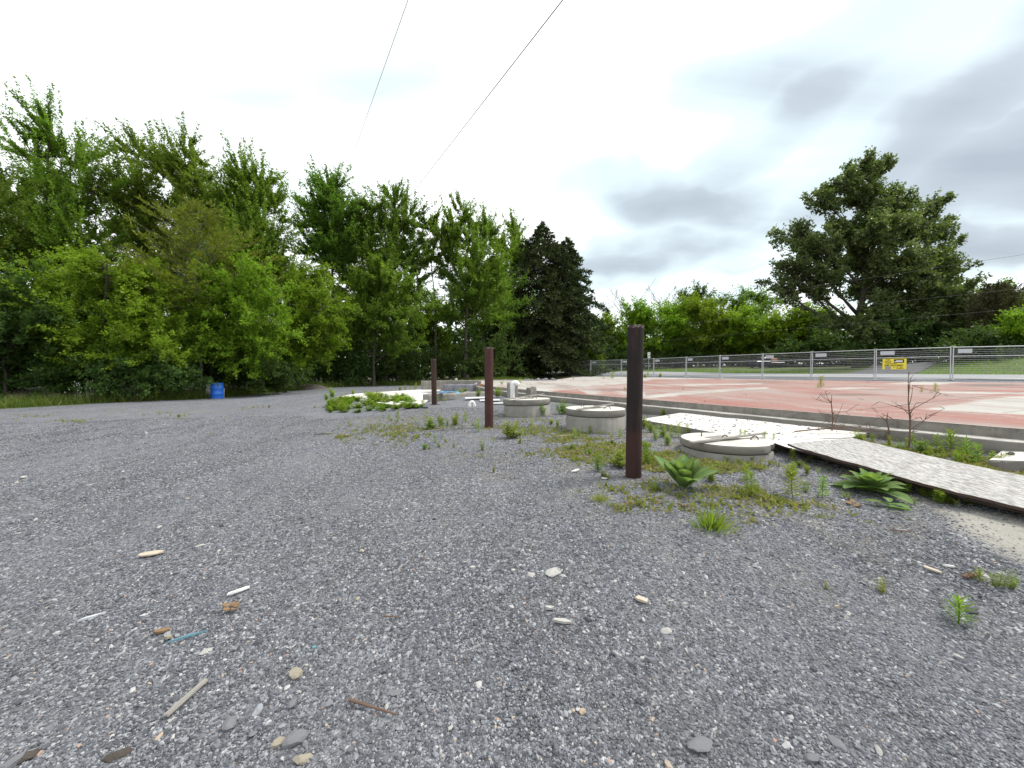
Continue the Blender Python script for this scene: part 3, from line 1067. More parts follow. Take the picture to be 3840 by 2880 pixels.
def conifer(name, label, base, H, Rb, mat, bark, seed, nwh=34, nb=9, droop=.35, tipup=.15, ll=.22, lw=.07, cat='spruce tree',
            group=None, zmin=.4, shape=1.0, trunk_r=.16, per=9, irr=.25, lean=(0, 0), tden=6.5):
    rg = np.random.RandomState(seed)
    root = empty(name, base)
    tag(root, label, cat, group)
    k = 10
    tz = np.linspace(-.15, H, k)
    TP = np.stack([lean[0] * (tz / H) ** 1.5, lean[1] * (tz / H) ** 1.5, tz], -1)
    lines6 = [(TP, np.linspace(trunk_r, .015, k))]
    lines3 = []
    bs, ds, ls = [], [], []
    for i in range(nwh):
        wv_ = 1 + rg.normal(0, .10)
        z = zmin + (H - zmin) * (i / nwh) ** .92
        f = (1 - (z - zmin * .4) / (H - zmin * .4))
        rad = Rb * max(f, .015) ** shape
        az0 = rg.uniform(0, 6.28)
        for j in range(nb):
            az = az0 + j * 2 * math.pi / nb + rg.normal(0, .25)
            r = rad * wv_ * rg.uniform(1 - irr, 1 + irr)
            d = np.array([math.cos(az), math.sin(az), 0])
            p0 = np.array([np.interp(z, TP[:, 2], TP[:, 0]), np.interp(z, TP[:, 2], TP[:, 1]), z + rg.uniform(-.12, .12)])
            p1 = p0 + d * r * .55 + np.array([0, 0, -droop * r * .35 + .10 * r])
            p2 = p0 + d * r + np.array([0, 0, -droop * r + tipup * r])
            br = bez(p0, p1, p2, 6)
            lines3.append((br, np.linspace(.035 * (r / Rb) + .008, .006, 6)))
            nt_ = max(4, int(r * tden))
            t = rg.uniform(.18, 1.0, nt_)
            pb = np.stack([np.interp(t, np.linspace(0, 1, 6), br[:, q]) for q in range(3)], -1)
            side = np.array([-d[1], d[0], 0])
            sg = rg.choice([-1, 1], nt_)[:, None]
            dd = unit(d * .75 + side * sg * rg.uniform(.2, 1.0, (nt_, 1)) + np.array([0, 0, 1]) * (tipup * .9 - droop * .5) + rg.normal(0, .2, (nt_, 3)))
            bs.append(pb)
            ds.append(dd)
            ls.append((.22 + .34 * r * (1.05 - t)) * rg.uniform(.7, 1.2, nt_))
    # leader
    bs.append(np.repeat(TP[-1:] - [[0, 0, .5]], 10, 0))
    ds.append(unit(rg.normal(0, .3, (10, 3)) + [0, 0, 1]))
    ls.append(np.full(10, .5))
    B, D, T = np.concatenate(bs), np.concatenate(ds), np.concatenate(ls)
    n = len(B)
    t = rg.uniform(0, 1, (n, per))
    P = B[:, None] + D[:, None] * (t * T[:, None])[..., None] + rg.normal(0, .03, (n, per, 3))
    Dl = unit(D[:, None] * .8 + rg.normal(0, .45, P.shape) + np.array([0, 0, -droop * .6 + tipup]))
    Nn = unit(rg.normal(0, .6, P.shape) + np.array([0, 0, .7]))
    P, Dl, Nn = P.reshape(-1, 3), Dl.reshape(-1, 3), Nn.reshape(-1, 3)
    Ln = ll * rg.uniform(.6, 1.3, len(P))
    V, Fc = leaf_arrays(P, Dl, Nn, Ln, Ln * (lw / ll), .1)
    tv = np.repeat(rg.uniform(0, .6, n), per)
    var = np.repeat(np.clip(tv + rg.uniform(0, .4, len(P)), 0, 1), 4)
    link_mesh('crown', np_mesh('crown', V, Fc, {'var': var}), mat, root)
    V, Fc = tube_arrays(lines6, 7)
    V3, F3 = tube_arrays(lines3, 3)
    link_mesh('trunk', np_mesh('trunk', np.concatenate([V, V3]), np.concatenate([Fc, F3 + len(V)]), None, True), bark, root)
    return root

# ------------------------------------------------------------------ trees at the left and in the middle
def bl(name, label, u, depth, spec, mat, bark, ll, seed, base_u=None, dsp=1.2, **kw):
    return broadleaf(name, label, stand(base_u if base_u is not None else u, depth), px_lobes(spec, depth, dsp, seed), mat, bark, ll, seed, **kw)

WIND = (-.28, 0, .1)
bl('maple_tree', 'tallest maple of the left wood with wind-swept pointed top', 180, 25,
   [(190, 490, 60, 100), (110, 575, 110, 100), (270, 600, 110, 120), (30, 720, 150, 110), (210, 760, 160, 130), (370, 720, 110, 120), (-60, 900, 190, 130),
    (130, 950, 190, 140), (330, 920, 140, 130), (-120, 1060, 190, 140), (60, 1140, 200, 130), (-260, 980, 180, 200)],
   ML_MAPLE, M_BARK, .15, 11, leaves=46000, lean=WIND, plume=.8, trunk_r=.24, sub=15)
bl('maple_tree', 'broad maple with several upright plumes behind the olive cedar', 590, 28,
   [(520, 590, 90, 80), (600, 640, 100, 90), (700, 570, 65, 75), (740, 650, 90, 100), (480, 720, 100, 110), (620, 780, 130, 120), (780, 790, 100, 120),
    (520, 900, 130, 130), (700, 930, 140, 130), (560, 1080, 160, 120), (760, 1080, 150, 120)],
   ML_MAPLE, M_BARK, .155, 12, leaves=42000, lean=WIND, plume=.8, trunk_r=.24, sub=15)
bl('maple_tree', 'pale green maple at the right end of the left wood', 930, 27,
   [(880, 660, 60, 70), (960, 690, 80, 80), (1010, 790, 75, 100), (890, 800, 90, 110), (960, 900, 100, 110), (1010, 960, 55, 90), (880, 990, 120, 120), (980, 1070, 110, 100)],
   ML_MAPLE, M_BARK, .15, 13, leaves=30000, lean=WIND, plume=.75, trunk_r=.19, sub=14)
bl('box_elder_tree', 'bright yellow-green box elder in front of the tallest maple', 380, 18.5,
   [(400, 990, 130, 70), (300, 1060, 150, 80), (480, 1080, 130, 90), (220, 1170, 160, 100), (390, 1200, 170, 110), (540, 1190, 120, 110), (280, 1310, 190, 100), (460, 1330, 170, 100), (600, 1300, 110, 110)],
   ML_BRIGHT, M_BARK, .115, 21, leaves=42000, plume=.35, trunk_r=.14, sub=15, lean=(-.1, -.15, 0))
bl('box_elder_tree', 'bright box elder leaning over the blue barrel', 830, 22.5,
   [(900, 1010, 110, 70), (800, 1090, 120, 90), (960, 1100, 120, 90), (700, 1170, 120, 100), (860, 1200, 140, 110), (1000, 1210, 100, 100), (760, 1310, 150, 100), (930, 1320, 140, 100), (640, 1330, 100, 90)],
   ML_BRIGHT, M_BARK, .13, 22, leaves=40000, plume=.35, trunk_r=.14, sub=15)
bl('box_elder_tree', 'bright box elder beside the dirt mound', 1090, 27.0,
   [(1050, 1030, 100, 70), (1150, 1080, 100, 80), (1080, 1150, 130, 90), (1220, 1140, 70, 70), (1180, 1220, 110, 90), (1060, 1270, 130, 90), (1190, 1310, 90, 80), (1240, 1250, 50, 60), (1090, 1340, 130, 60)],
   ML_BRIGHT, M_BARK, .14, 23, leaves=34000, plume=.35, trunk_r=.13, sub=14)
conifer('cedar_tree', 'olive-yellow cedar with long upswept feathery branches', stand(755, 21.3), 10.6, 3.9, ML_CEDAR, M_BARK_L, 31, nwh=20, nb=7,
        droop=-.42, tipup=.1, ll=.20, lw=.055, cat='cedar tree', zmin=4.2, shape=.6, trunk_r=.11, per=9, irr=.45)
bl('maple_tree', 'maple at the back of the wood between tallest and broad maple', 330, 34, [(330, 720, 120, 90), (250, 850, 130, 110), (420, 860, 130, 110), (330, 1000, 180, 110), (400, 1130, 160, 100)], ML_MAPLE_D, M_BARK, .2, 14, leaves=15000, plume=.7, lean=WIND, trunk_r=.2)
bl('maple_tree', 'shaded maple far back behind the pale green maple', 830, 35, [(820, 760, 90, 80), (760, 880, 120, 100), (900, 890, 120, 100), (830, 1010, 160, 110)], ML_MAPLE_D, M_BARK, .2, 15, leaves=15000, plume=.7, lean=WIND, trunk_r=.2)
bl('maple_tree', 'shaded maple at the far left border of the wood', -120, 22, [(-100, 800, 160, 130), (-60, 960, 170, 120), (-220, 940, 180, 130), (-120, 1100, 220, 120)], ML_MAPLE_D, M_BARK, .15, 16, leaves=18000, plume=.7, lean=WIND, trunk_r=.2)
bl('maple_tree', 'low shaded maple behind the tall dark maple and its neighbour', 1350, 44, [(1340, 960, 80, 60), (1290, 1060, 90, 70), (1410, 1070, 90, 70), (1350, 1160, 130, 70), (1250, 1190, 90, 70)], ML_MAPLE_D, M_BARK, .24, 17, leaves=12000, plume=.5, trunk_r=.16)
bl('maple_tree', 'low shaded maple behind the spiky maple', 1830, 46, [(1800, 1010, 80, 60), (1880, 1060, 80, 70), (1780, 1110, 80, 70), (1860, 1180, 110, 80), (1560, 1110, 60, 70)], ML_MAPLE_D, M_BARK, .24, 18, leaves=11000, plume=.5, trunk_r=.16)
# undergrowth closing the wood towards the yard
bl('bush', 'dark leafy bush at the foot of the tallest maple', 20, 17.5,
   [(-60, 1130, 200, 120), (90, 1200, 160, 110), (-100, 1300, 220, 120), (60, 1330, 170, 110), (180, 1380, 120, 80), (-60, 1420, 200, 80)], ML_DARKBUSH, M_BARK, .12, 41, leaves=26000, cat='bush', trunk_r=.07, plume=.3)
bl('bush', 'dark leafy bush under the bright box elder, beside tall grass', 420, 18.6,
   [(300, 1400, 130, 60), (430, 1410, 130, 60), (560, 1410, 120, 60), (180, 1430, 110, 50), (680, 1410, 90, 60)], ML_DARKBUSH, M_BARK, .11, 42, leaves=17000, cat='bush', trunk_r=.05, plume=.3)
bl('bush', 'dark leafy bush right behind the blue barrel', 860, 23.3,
   [(760, 1390, 110, 70), (880, 1400, 110, 60), (990, 1400, 100, 60), (1080, 1420, 80, 40)], ML_DARKBUSH, M_BARK, .13, 43, leaves=14000, cat='bush', trunk_r=.05, plume=.3)

MS = dict(bark=M_BARK)
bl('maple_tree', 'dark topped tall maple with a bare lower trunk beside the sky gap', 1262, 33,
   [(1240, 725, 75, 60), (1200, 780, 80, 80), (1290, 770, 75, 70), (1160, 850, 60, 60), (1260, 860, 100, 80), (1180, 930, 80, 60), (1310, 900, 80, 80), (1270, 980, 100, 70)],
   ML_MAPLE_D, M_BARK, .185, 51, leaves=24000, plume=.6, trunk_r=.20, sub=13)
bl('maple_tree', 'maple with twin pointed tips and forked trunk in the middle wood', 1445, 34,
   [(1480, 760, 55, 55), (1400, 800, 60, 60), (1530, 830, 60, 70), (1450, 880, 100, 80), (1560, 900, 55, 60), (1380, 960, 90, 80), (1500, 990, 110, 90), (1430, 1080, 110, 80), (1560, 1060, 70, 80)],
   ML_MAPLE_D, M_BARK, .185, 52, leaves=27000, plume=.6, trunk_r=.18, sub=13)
bl('maple_tree', 'lower light-leaved maple in front of the forked trunk', 1400, 31,
   [(1440, 1040, 90, 60), (1340, 1110, 90, 70), (1500, 1140, 100, 70), (1420, 1200, 120, 80), (1320, 1240, 90, 80), (1530, 1250, 90, 80)],
   ML_MAPLE, M_BARK, .17, 53, leaves=20000, plume=.5, trunk_r=.12, sub=12)
bl('maple_tree', 'slender thin-crowned maple with sky showing through its bare stem', 1640, 36,
   [(1610, 850, 45, 45), (1660, 900, 45, 50), (1610, 960, 45, 50)], ML_MAPLE, M_BARK, .19, 54, leaves=5200, plume=.6, trunk_r=.11, sub=9)
bl('maple_tree', 'maple with spiky upright shoots left of the dark spruces', 1745, 36,
   [(1725, 800, 35, 55), (1770, 830, 40, 50), (1690, 850, 50, 60), (1830, 870, 60, 60), (1750, 910, 90, 70), (1680, 990, 60, 70), (1800, 990, 100, 80), (1740, 1080, 100, 80), (1850, 1060, 70, 70), (1800, 1160, 110, 70), (1700, 1180, 70, 70)],
   ML_MAPLE, M_BARK, .19, 55, leaves=27000, plume=.95, trunk_r=.17, sub=13, lean=(.08, 0, .25))
bl('maple_tree', 'maple with spiky shoots half hidden by the dark spruces', 1930, 60,
   [(1935, 880, 50, 50), (1890, 930, 60, 60), (1970, 950, 60, 60), (1910, 1020, 80, 80), (1860, 1120, 80, 80)],
   ML_MAPLE, M_BARK, .31, 56, leaves=13000, plume=.9, trunk_r=.16, sub=12, lean=(.15, 0, .2))
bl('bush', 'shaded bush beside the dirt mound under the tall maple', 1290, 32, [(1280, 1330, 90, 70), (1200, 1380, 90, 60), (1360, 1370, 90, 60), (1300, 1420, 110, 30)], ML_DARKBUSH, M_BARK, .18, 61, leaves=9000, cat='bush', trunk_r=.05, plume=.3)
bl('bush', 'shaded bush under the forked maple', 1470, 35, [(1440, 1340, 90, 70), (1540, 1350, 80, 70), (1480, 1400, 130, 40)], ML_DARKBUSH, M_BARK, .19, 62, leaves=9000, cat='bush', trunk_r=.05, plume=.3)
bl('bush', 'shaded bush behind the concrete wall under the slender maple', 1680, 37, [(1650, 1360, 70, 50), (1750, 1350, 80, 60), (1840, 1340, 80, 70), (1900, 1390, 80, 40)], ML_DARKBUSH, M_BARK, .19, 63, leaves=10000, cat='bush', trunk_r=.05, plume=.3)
bl('sapling_tree', 'sunlit young maple glowing between dark trunks', 1650, 46, [(1640, 1180, 60, 60), (1620, 1270, 70, 60), (1670, 1340, 70, 50), (1560, 1230, 60, 70)], ML_BRIGHT, M_BARK, .23, 64, leaves=8000, trunk_r=.07, plume=.4)
conifer('spruce_tree', 'tall dark spruce with a pointed top beside the wire fence', stand(2030, 52), 20.3, 9.4, ML_SPRUCE, M_BARK, 71, nwh=31, nb=10, droop=.6, tipup=.26, ll=.46, lw=.145, per=9, shape=.70, irr=.42, tden=5.0, trunk_r=.26)
conifer('spruce_tree', 'dark spruce with a second lower top leaning on its taller neighbour', stand(2125, 54), 18.9, 7.4, ML_SPRUCE, M_BARK, 72, nwh=29, nb=10, droop=.6, tipup=.26, ll=.48, lw=.15, per=9, shape=.70, irr=.42, tden=5.0, trunk_r=.24)
conifer('spruce_tree', 'dark lower spruce in shade between maples and tall spruce', stand(1915, 50), 11.8, 5.2, ML_SPRUCE, M_BARK, 73, nwh=28, nb=10, droop=.5, tipup=.16, ll=.36, lw=.12, per=7, shape=.7, irr=.32)
bl('bush', 'light green bush at the spruce foot behind the first fence panel', 2185, 51.5, [(2160, 1350, 60, 45), (2215, 1330, 45, 60), (2190, 1390, 70, 30), (2240, 1385, 30, 35)], ML_MAPLE, M_BARK, .2, 65, leaves=9000, cat='bush', trunk_r=.05, plume=.3)

# ------------------------------------------------------------------ trees across the road
G_ROW = 'bright leafy trees in the row across the road'
row = [(2300, 66, 1180, 90, 'narrow bright tree next to the dark spruces across the road'),
       (2410, 64, 1135, 105, 'bright round-topped tree behind the white road sign'),
       (2530, 64, 1140, 105, 'bright tree in front of the dark far crown across the road'),
       (2650, 62, 1120, 120, 'highest bright tree of the row across the road'),
       (2790, 60, 1170, 120, 'wide bright tree between highest row tree and cottonwood'),
       (2920, 58, 1185, 110, 'bright tree under the left limbs of the cottonwood'),
       (3030, 57, 1150, 95, 'bright tree touching the cottonwood trunk from the left')]
for i, (u, d, vt, rw, lab) in enumerate(row):
    rg_ = random.Random(i + 200)
    sp = []
    for k in range(11):
        f = k / 10
        v = vt + 35 + f * (1350 - vt - 60)
        sp.append((u + rg_.uniform(-1, 1) * rw * (.35 + .45 * f), v, rw * rg_.uniform(.42, .6), rg_.uniform(32, 52)))
    bl('leafy_tree', lab, u, d, sp, ML_FAR, M_BARK, .30, 81 + i, leaves=15000, plume=.3, trunk_r=.17, sub=12, dsp=2.0)
bl('leafy_tree', 'dark round crown of a far tree rising above the bright row', 2610, 98, [(2560, 1120, 45, 28), (2620, 1110, 55, 30), (2670, 1135, 45, 30), (2610, 1160, 90, 40), (2610, 1230, 90, 60)], ML_DARKBUSH, M_BARK, .42, 95, leaves=9000, plume=.3, trunk_r=.3)
bl('leafy_tree', 'dull green far tree rising between bright row and cottonwood', 2820, 92, [(2760, 1125, 50, 30), (2820, 1115, 60, 30), (2890, 1125, 45, 35), (2810, 1170, 110, 40), (2830, 1240, 100, 60)], ML_MAPLE_D, M_BARK, .40, 96, leaves=10000, plume=.3, trunk_r=.3)

cot = px_lobes([
    (3215, 640, 75, 55, 0), (3290, 640, 65, 50, 1), (3160, 680, 55, 45, -1), (3071, 735, 62, 55, 0), (3240, 740, 95, 75, 0), (3360, 760, 80, 75, 1), (3495, 775, 62, 60, 2),
    (2960, 885, 95, 50, 1), (3065, 905, 95, 60, -1), (3180, 850, 95, 70, 0), (3300, 870, 120, 85, -2), (3430, 860, 95, 75, 0), (3535, 860, 60, 60, 1), (3570, 910, 50, 40, 2),
    (2970, 1000, 100, 55, 0), (2905, 1062, 70, 36, 1), (3080, 1020, 85, 50, -1), (3240, 980, 110, 75, 1), (3370, 990, 120, 85, -2), (3500, 980, 100, 75, 0), (3585, 1000, 55, 55, 1),
    (3030, 1075, 70, 30, 0), (3290, 1080, 110, 70, 0), (3420, 1090, 110, 70, -1), (3540, 1090, 85, 60, 1), (3610, 1080, 45, 60, 2), (3380, 1180, 110, 60, 0), (3290, 1160, 70, 60, -2), (3250, 1230, 90, 60, -3), (3130, 1200, 60, 45, -2), (3460, 1200, 80, 60, -2)], 43, 1.5, 3)
broadleaf('cottonwood_tree', 'huge dark cottonwood towering over the lawn across the road', stand(3215, 43), cot, ML_COTTON, M_BARK, .26, 91, leaves=64000, plume=.35, trunk_r=.42, sub=15, wl=.85, rs=.86, straight=True, tk=.7)
bl('leafy_tree', 'dark tree on the right flank of the cottonwood', 3570, 41, [(3570, 1110, 80, 60), (3620, 1150, 70, 60), (3520, 1200, 90, 60), (3610, 1240, 90, 70), (3540, 1310, 100, 60)], ML_COTTON, M_BARK, .24, 92, leaves=15000, plume=.35, trunk_r=.18)
conifer('juniper_tree', 'brownish dull juniper at the lawn edge', stand(3725, 37), 6.9, 2.3, ML_BROWNISH, M_BARK, 93, nwh=22, nb=8, droop=-.5, tipup=.2, ll=.26, lw=.08, cat='juniper tree', shape=.45, per=8, irr=.4)
bl('leafy_tree', 'fresh green tree behind the brownish juniper', 3790, 42, [(3740, 1115, 60, 40), (3810, 1140, 70, 50), (3860, 1200, 70, 60), (3760, 1200, 80, 60), (3800, 1280, 90, 60)], ML_MAPLE, M_BARK, .25, 94, leaves=14000, plume=.35, trunk_r=.16)
bl('bush', 'yellow-green bush at the lawn edge right of the juniper', 3840, 33, [(3830, 1200, 55, 40), (3800, 1250, 50, 40), (3870, 1260, 70, 60), (3930, 1220, 90, 80)], ML_FAR, M_BARK, .19, 97, leaves=9000, cat='bush', trunk_r=.06, plume=.3)
bl('bush', 'dark rounded bush under the juniper behind the last fence panels', 3700, 34, [(3660, 1270, 80, 45), (3740, 1260, 70, 45), (3600, 1310, 80, 40), (3700, 1320, 110, 40), (3800, 1320, 80, 40)], ML_DARKBUSH, M_BARK, .19, 98, leaves=14000, cat='bush', trunk_r=.06, plume=.3)
bl('bush', 'dark bush at the cottonwood foot above the yellow sign', 3330, 42, [(3240, 1250, 80, 50), (3350, 1240, 90, 55), (3450, 1270, 90, 50), (3280, 1320, 100, 40), (3400, 1330, 110, 35), (3180, 1330, 80, 40)], ML_DARKBUSH, M_BARK, .23, 99, leaves=17000, cat='bush', trunk_r=.06, plume=.3)
bl('bush', 'dark bush left of the cottonwood foot, shading the verge', 3080, 52, [(3000, 1320, 80, 45), (3090, 1290, 80, 60), (3140, 1350, 80, 35), (2930, 1340, 70, 35)], ML_DARKBUSH, M_BARK, .27, 100, leaves=12000, cat='bush', trunk_r=.06, plume=.3)
G_BU = 'shaded bushes at the foot of the bright row'
for i, u in enumerate((2270, 2380, 2500, 2620, 2740, 2850)):
    bl('bush', ['low shaded bush between spruce and first bright row tree', 'low shaded bush under the tree behind the road sign', 'low shaded bush in front of the far dark crown', 'low shaded bush under the highest row tree', 'low shaded bush under the wide bright tree', 'low shaded bush under the left cottonwood limbs'][i], u, 62, [(u - 45, 1345, 60, 28), (u + 40, 1350, 60, 26), (u, 1325, 60, 30)], ML_DARKBUSH, M_BARK, .30, 110 + i, leaves=4500, cat='bush', group=G_BU, trunk_r=.05, plume=.3)

def dead_tree(u, depth, vt, seed, label):
    rg = np.random.RandomState(seed)
    b = stand(u, depth)
    H = at(u, vt, depth).z - b.z
    root = empty('dead_tree', b)
    tag(root, label, 'dead tree')
    lines = [(np.array([[0, 0, -.1], [.1, 0, H * .5], [.0, 0, H]]), [.16, .1, .02])]
    tw = []
    for k in range(16):
        z = H * rg.uniform(.45, .92)
        az = rg.uniform(0, 6.28)
        r = H * rg.uniform(.12, .26)
        tip = np.array([math.cos(az) * r, math.sin(az) * r * .6, z + r * rg.uniform(.7, 1.3)])
        p0 = np.array([0, 0, z])
        br = bez(p0, (p0 + tip) / 2 + np.array([math.cos(az), 0, -.2]) * .3, tip, 5)
        tw.append((br, np.linspace(.05, .02, 5)))
        for j in range(3):
            q = br[rg.randint(2, 4)]
            tw.append((np.stack([q, q + rg.normal(0, .3, 3) + [0, 0, .9]]), [.025, .012]))
    V, Fc = tube_arrays(lines, 6)
    link_mesh('trunk', np_mesh('trunk', V, Fc), M_BARK_L, root)
    V, Fc = tube_arrays(tw, 4)
    link_mesh('crown', np_mesh('crown', V, Fc), M_BARK_L, root)
dead_tree(2330, 72, 1105, 1, 'bare dead tree poking above the bright row beside the spruces')
dead_tree(2385, 74, 1100, 2, 'bare dead tree with fine twigs above the white road sign')
dead_tree(2470, 75, 1100, 3, 'single bare stem above the bright row left of its highest tree')

# distant wood that closes the horizon behind the trees one can tell apart
def far_wood(name, pts, label, seed, hmin, hmax, ll, n, mat):
    rg = np.random.RandomState(seed)
    P = np.array(pts, float)
    seg = rg.randint(0, len(P) - 1, n)
    t = rg.uniform(0, 1, n)
    xy = P[seg] * (1 - t)[:, None] + P[seg + 1] * t[:, None] + rg.normal(0, 2.0, (n, 2))
    along = xy[:, 0] * .31 + xy[:, 1] * .17
    H = hmin + (hmax - hmin) * (.5 + .5 * vnoise(along, along * .3, seed))
    z = hgt(xy[:, 0], xy[:, 1]) + H * rg.uniform(0, 1, n) ** .8
    C = np.stack([xy[:, 0], xy[:, 1], z], -1)
    D = unit(rg.normal(0, 1, (n, 3)) + [0, 0, -.2])
    Nn = unit(rg.normal(0, .7, (n, 3)) + [0, 0, .8])
    Ln = ll * rg.uniform(.6, 1.4, n)
    V, Fc = leaf_arrays(C, D, Nn, Ln, Ln * .75)
    cl = vnoise(C[:, 0] * .9, C[:, 2] * 1.2 + C[:, 1] * .5, seed + 1) * .3 + .4
    o = link_mesh(name, np_mesh(name, V, Fc, {'var': np.repeat(np.clip(cl + rg.uniform(-.2, .3, n), 0, 1), 4)}), mat)
    tag(o, label, 'woodland', kind='stuff')
far_wood('woodland', [(-60, 5), (-42, 20), (-33, 32), (-22, 42), (-8, 52), (4, 60)], 'dense green woodland closing the view behind the left trees', 301, 5, 9, .48, 42000, ML_DARKBUSH)
far_wood('woodland', [(4, 84), (20, 78), (40, 72), (60, 56), (85, 40)], 'dense green woodland behind the trees across the road', 302, 5, 8, .55, 26000, ML_DARKBUSH)

# ------------------------------------------------------------------ grass
def grass_patch(name, XY, hmin, hmax, label, mat, seed, wd=.012, cat='grass', flowers=0):
    rg = np.random.RandomState(seed)
    n = len(XY)
    z = hgt(XY[:, 0], XY[:, 1]) - .01
    B = np.stack([XY[:, 0], XY[:, 1], z], -1)
    hh = rg.uniform(hmin, hmax, n)
    d = unit(rg.normal(0, .45, (n, 3)) * [1, 1, .2] + [-.1, 0, 1])
    side = unit(np.cross(d, rg.normal(0, 1, (n, 3))))
    wv = (wd * rg.uniform(.6, 1.5, n))[:, None]
    bend = unit(rg.normal(0, 1, (n, 3)) * [1, 1, 0]) * (hh * .28)[:, None]
    m_ = B + d * hh[:, None] * .55
    t_ = B + d * hh[:, None] + bend
    V = np.stack([B - side * wv, B + side * wv, m_ + side * wv * .7 + bend * .3, t_, m_ - side * wv * .7 + bend * .3], 1).reshape(-1, 3)
    i = np.arange(n)[:, None] * 5
    f4 = np.concatenate([i + np.array([[0, 1, 2, 4]])], 0)
    tri = i + np.array([[4, 2, 3, 3]])
    var = np.repeat(rg.uniform(0, 1, n), 5)
    me = bpy.data.meshes.new(name)
    # quads plus tips
    fs = np.concatenate([f4, tri[:, :3].repeat(1, 0) if False else np.zeros((0, 4), int)])
    loops = np.concatenate([f4.ravel(), tri[:, :3].ravel()]).astype(np.int32)
    starts = np.concatenate([np.arange(n) * 4, 4 * n + np.arange(n) * 3]).astype(np.int32)
    me.vertices.add(len(V))
    me.vertices.foreach_set('co', V.astype(np.float32).ravel())
    me.loops.add(len(loops))
    me.loops.foreach_set('vertex_index', loops)
    me.polygons.add(2 * n)
    me.polygons.foreach_set('loop_start', starts)
    a = me.attributes.new('var', 'FLOAT', 'POINT')
    a.data.foreach_set('value', var.astype(np.float32))
    me.update(calc_edges=True)
    o = link_mesh(name, me, mat)
    tag(o, label, cat, kind='stuff')
    return o

def along_edge(n, seed, lo, hi, seg_lo=0):
    rg = np.random.RandomState(seed)
    P = EDGE_XY[seg_lo:]
    ln = np.hypot(*(P[1:] - P[:-1]).T)
    # denser close to the camera
    dist = np.hypot(*((P[1:] + P[:-1]) / 2).T)
    pr = ln / dist ** .5
    seg = rg.choice(len(P) - 1, n, p=pr / pr.sum())
    t = rg.uniform(0, 1, n)
    e = P[seg + 1] - P[seg]
    nn = np.stack([-e[:, 1], e[:, 0]], -1)
    nn = unit(nn)
    q = P[seg] + e * t[:, None] + nn * rg.uniform(lo, hi, n)[:, None]
    q = q + nn * (vnoise(q[:, 0] * 1.2, q[:, 1] * 1.2, 7) * .25)[:, None]
    return q
grass_patch('tall_grass', along_edge(26000, 401, .1, 2.6), .15, .62, 'tall shaded grass along the foot of the wood', ML_GRASS, 402, .010)
def verge_xy(n, seed, s0, s1, a0, a1):
    rg = np.random.RandomState(seed)
    s = rg.uniform(s0, s1, n)
    a = rg.uniform(a0, a1, n)
    q = FA + FN * s[:, None] + FT * a[:, None]
    q[:, 0] -= 0.0022 * np.clip(a - 4, 0, 200) ** 2 * .6
    return q
vx = np.concatenate([verge_xy(9000, 403, 10.7, 16, -18, 40), verge_xy(9000, 404, 10.7, 24, -60, -25)])
grass_patch('verge_grass', vx, .10, .32, 'mown green grass on the far side of the road', ML_CLOVER, 405, .02)

# white daisies at the foot of the wood
def daisies():
    rg = np.random.RandomState(77)
    Q = []
    for (u, v, n, su) in ((330, 1450, 26, 40), (480, 1445, 30, 40), (760, 1470, 8, 60), (1250, 1425, 10, 40)):
        for k in range(n):
            Q.append((u + rg.normal(0, su), v + rg.normal(0, 12)))
    Vs, Fs = [], []
    for (u, v) in Q:
        e = hit(min(max(u, 0), 1390), np.interp(u, [0, 400, 787, 1010, 1200, 1400], [1534, 1511, 1495, 1474, 1457, 1446]))
        d = e.y + rg.uniform(.4, 1.0)
        p = at(u, v, d)
        s = .028
        for k in range(6):
            a0, a1 = k * math.pi / 3, (k + 1) * math.pi / 3
            o = len(Vs) * 3
            c = np.array(p)
            Vs.append(np.array([c, c + [s * math.cos(a0), -.01, s * math.sin(a0)], c + [s * math.cos(a1), -.01, s * math.sin(a1)]]))
            Fs.append([o, o + 1, o + 2])
        g = h1(p.x, p.y)
        o = len(Vs) * 3
        Vs.append(np.array([[p.x - .004, p.y + .005, g], [p.x + .004, p.y + .005, g], [p.x, p.y + .005, p.z]]))
        Fs.append([o, o + 1, o + 2])
    V = np.concatenate(Vs)
    o = link_mesh('daisy_flowers', np_mesh('daisy_flowers', V, np.array(Fs), {'var': np.random.RandomState(1).uniform(0, 1, len(V))}), ML_PETAL)
    tag(o, 'small white daisies dotted along the shaded wood edge', 'flowers', kind='stuff')
daisies()

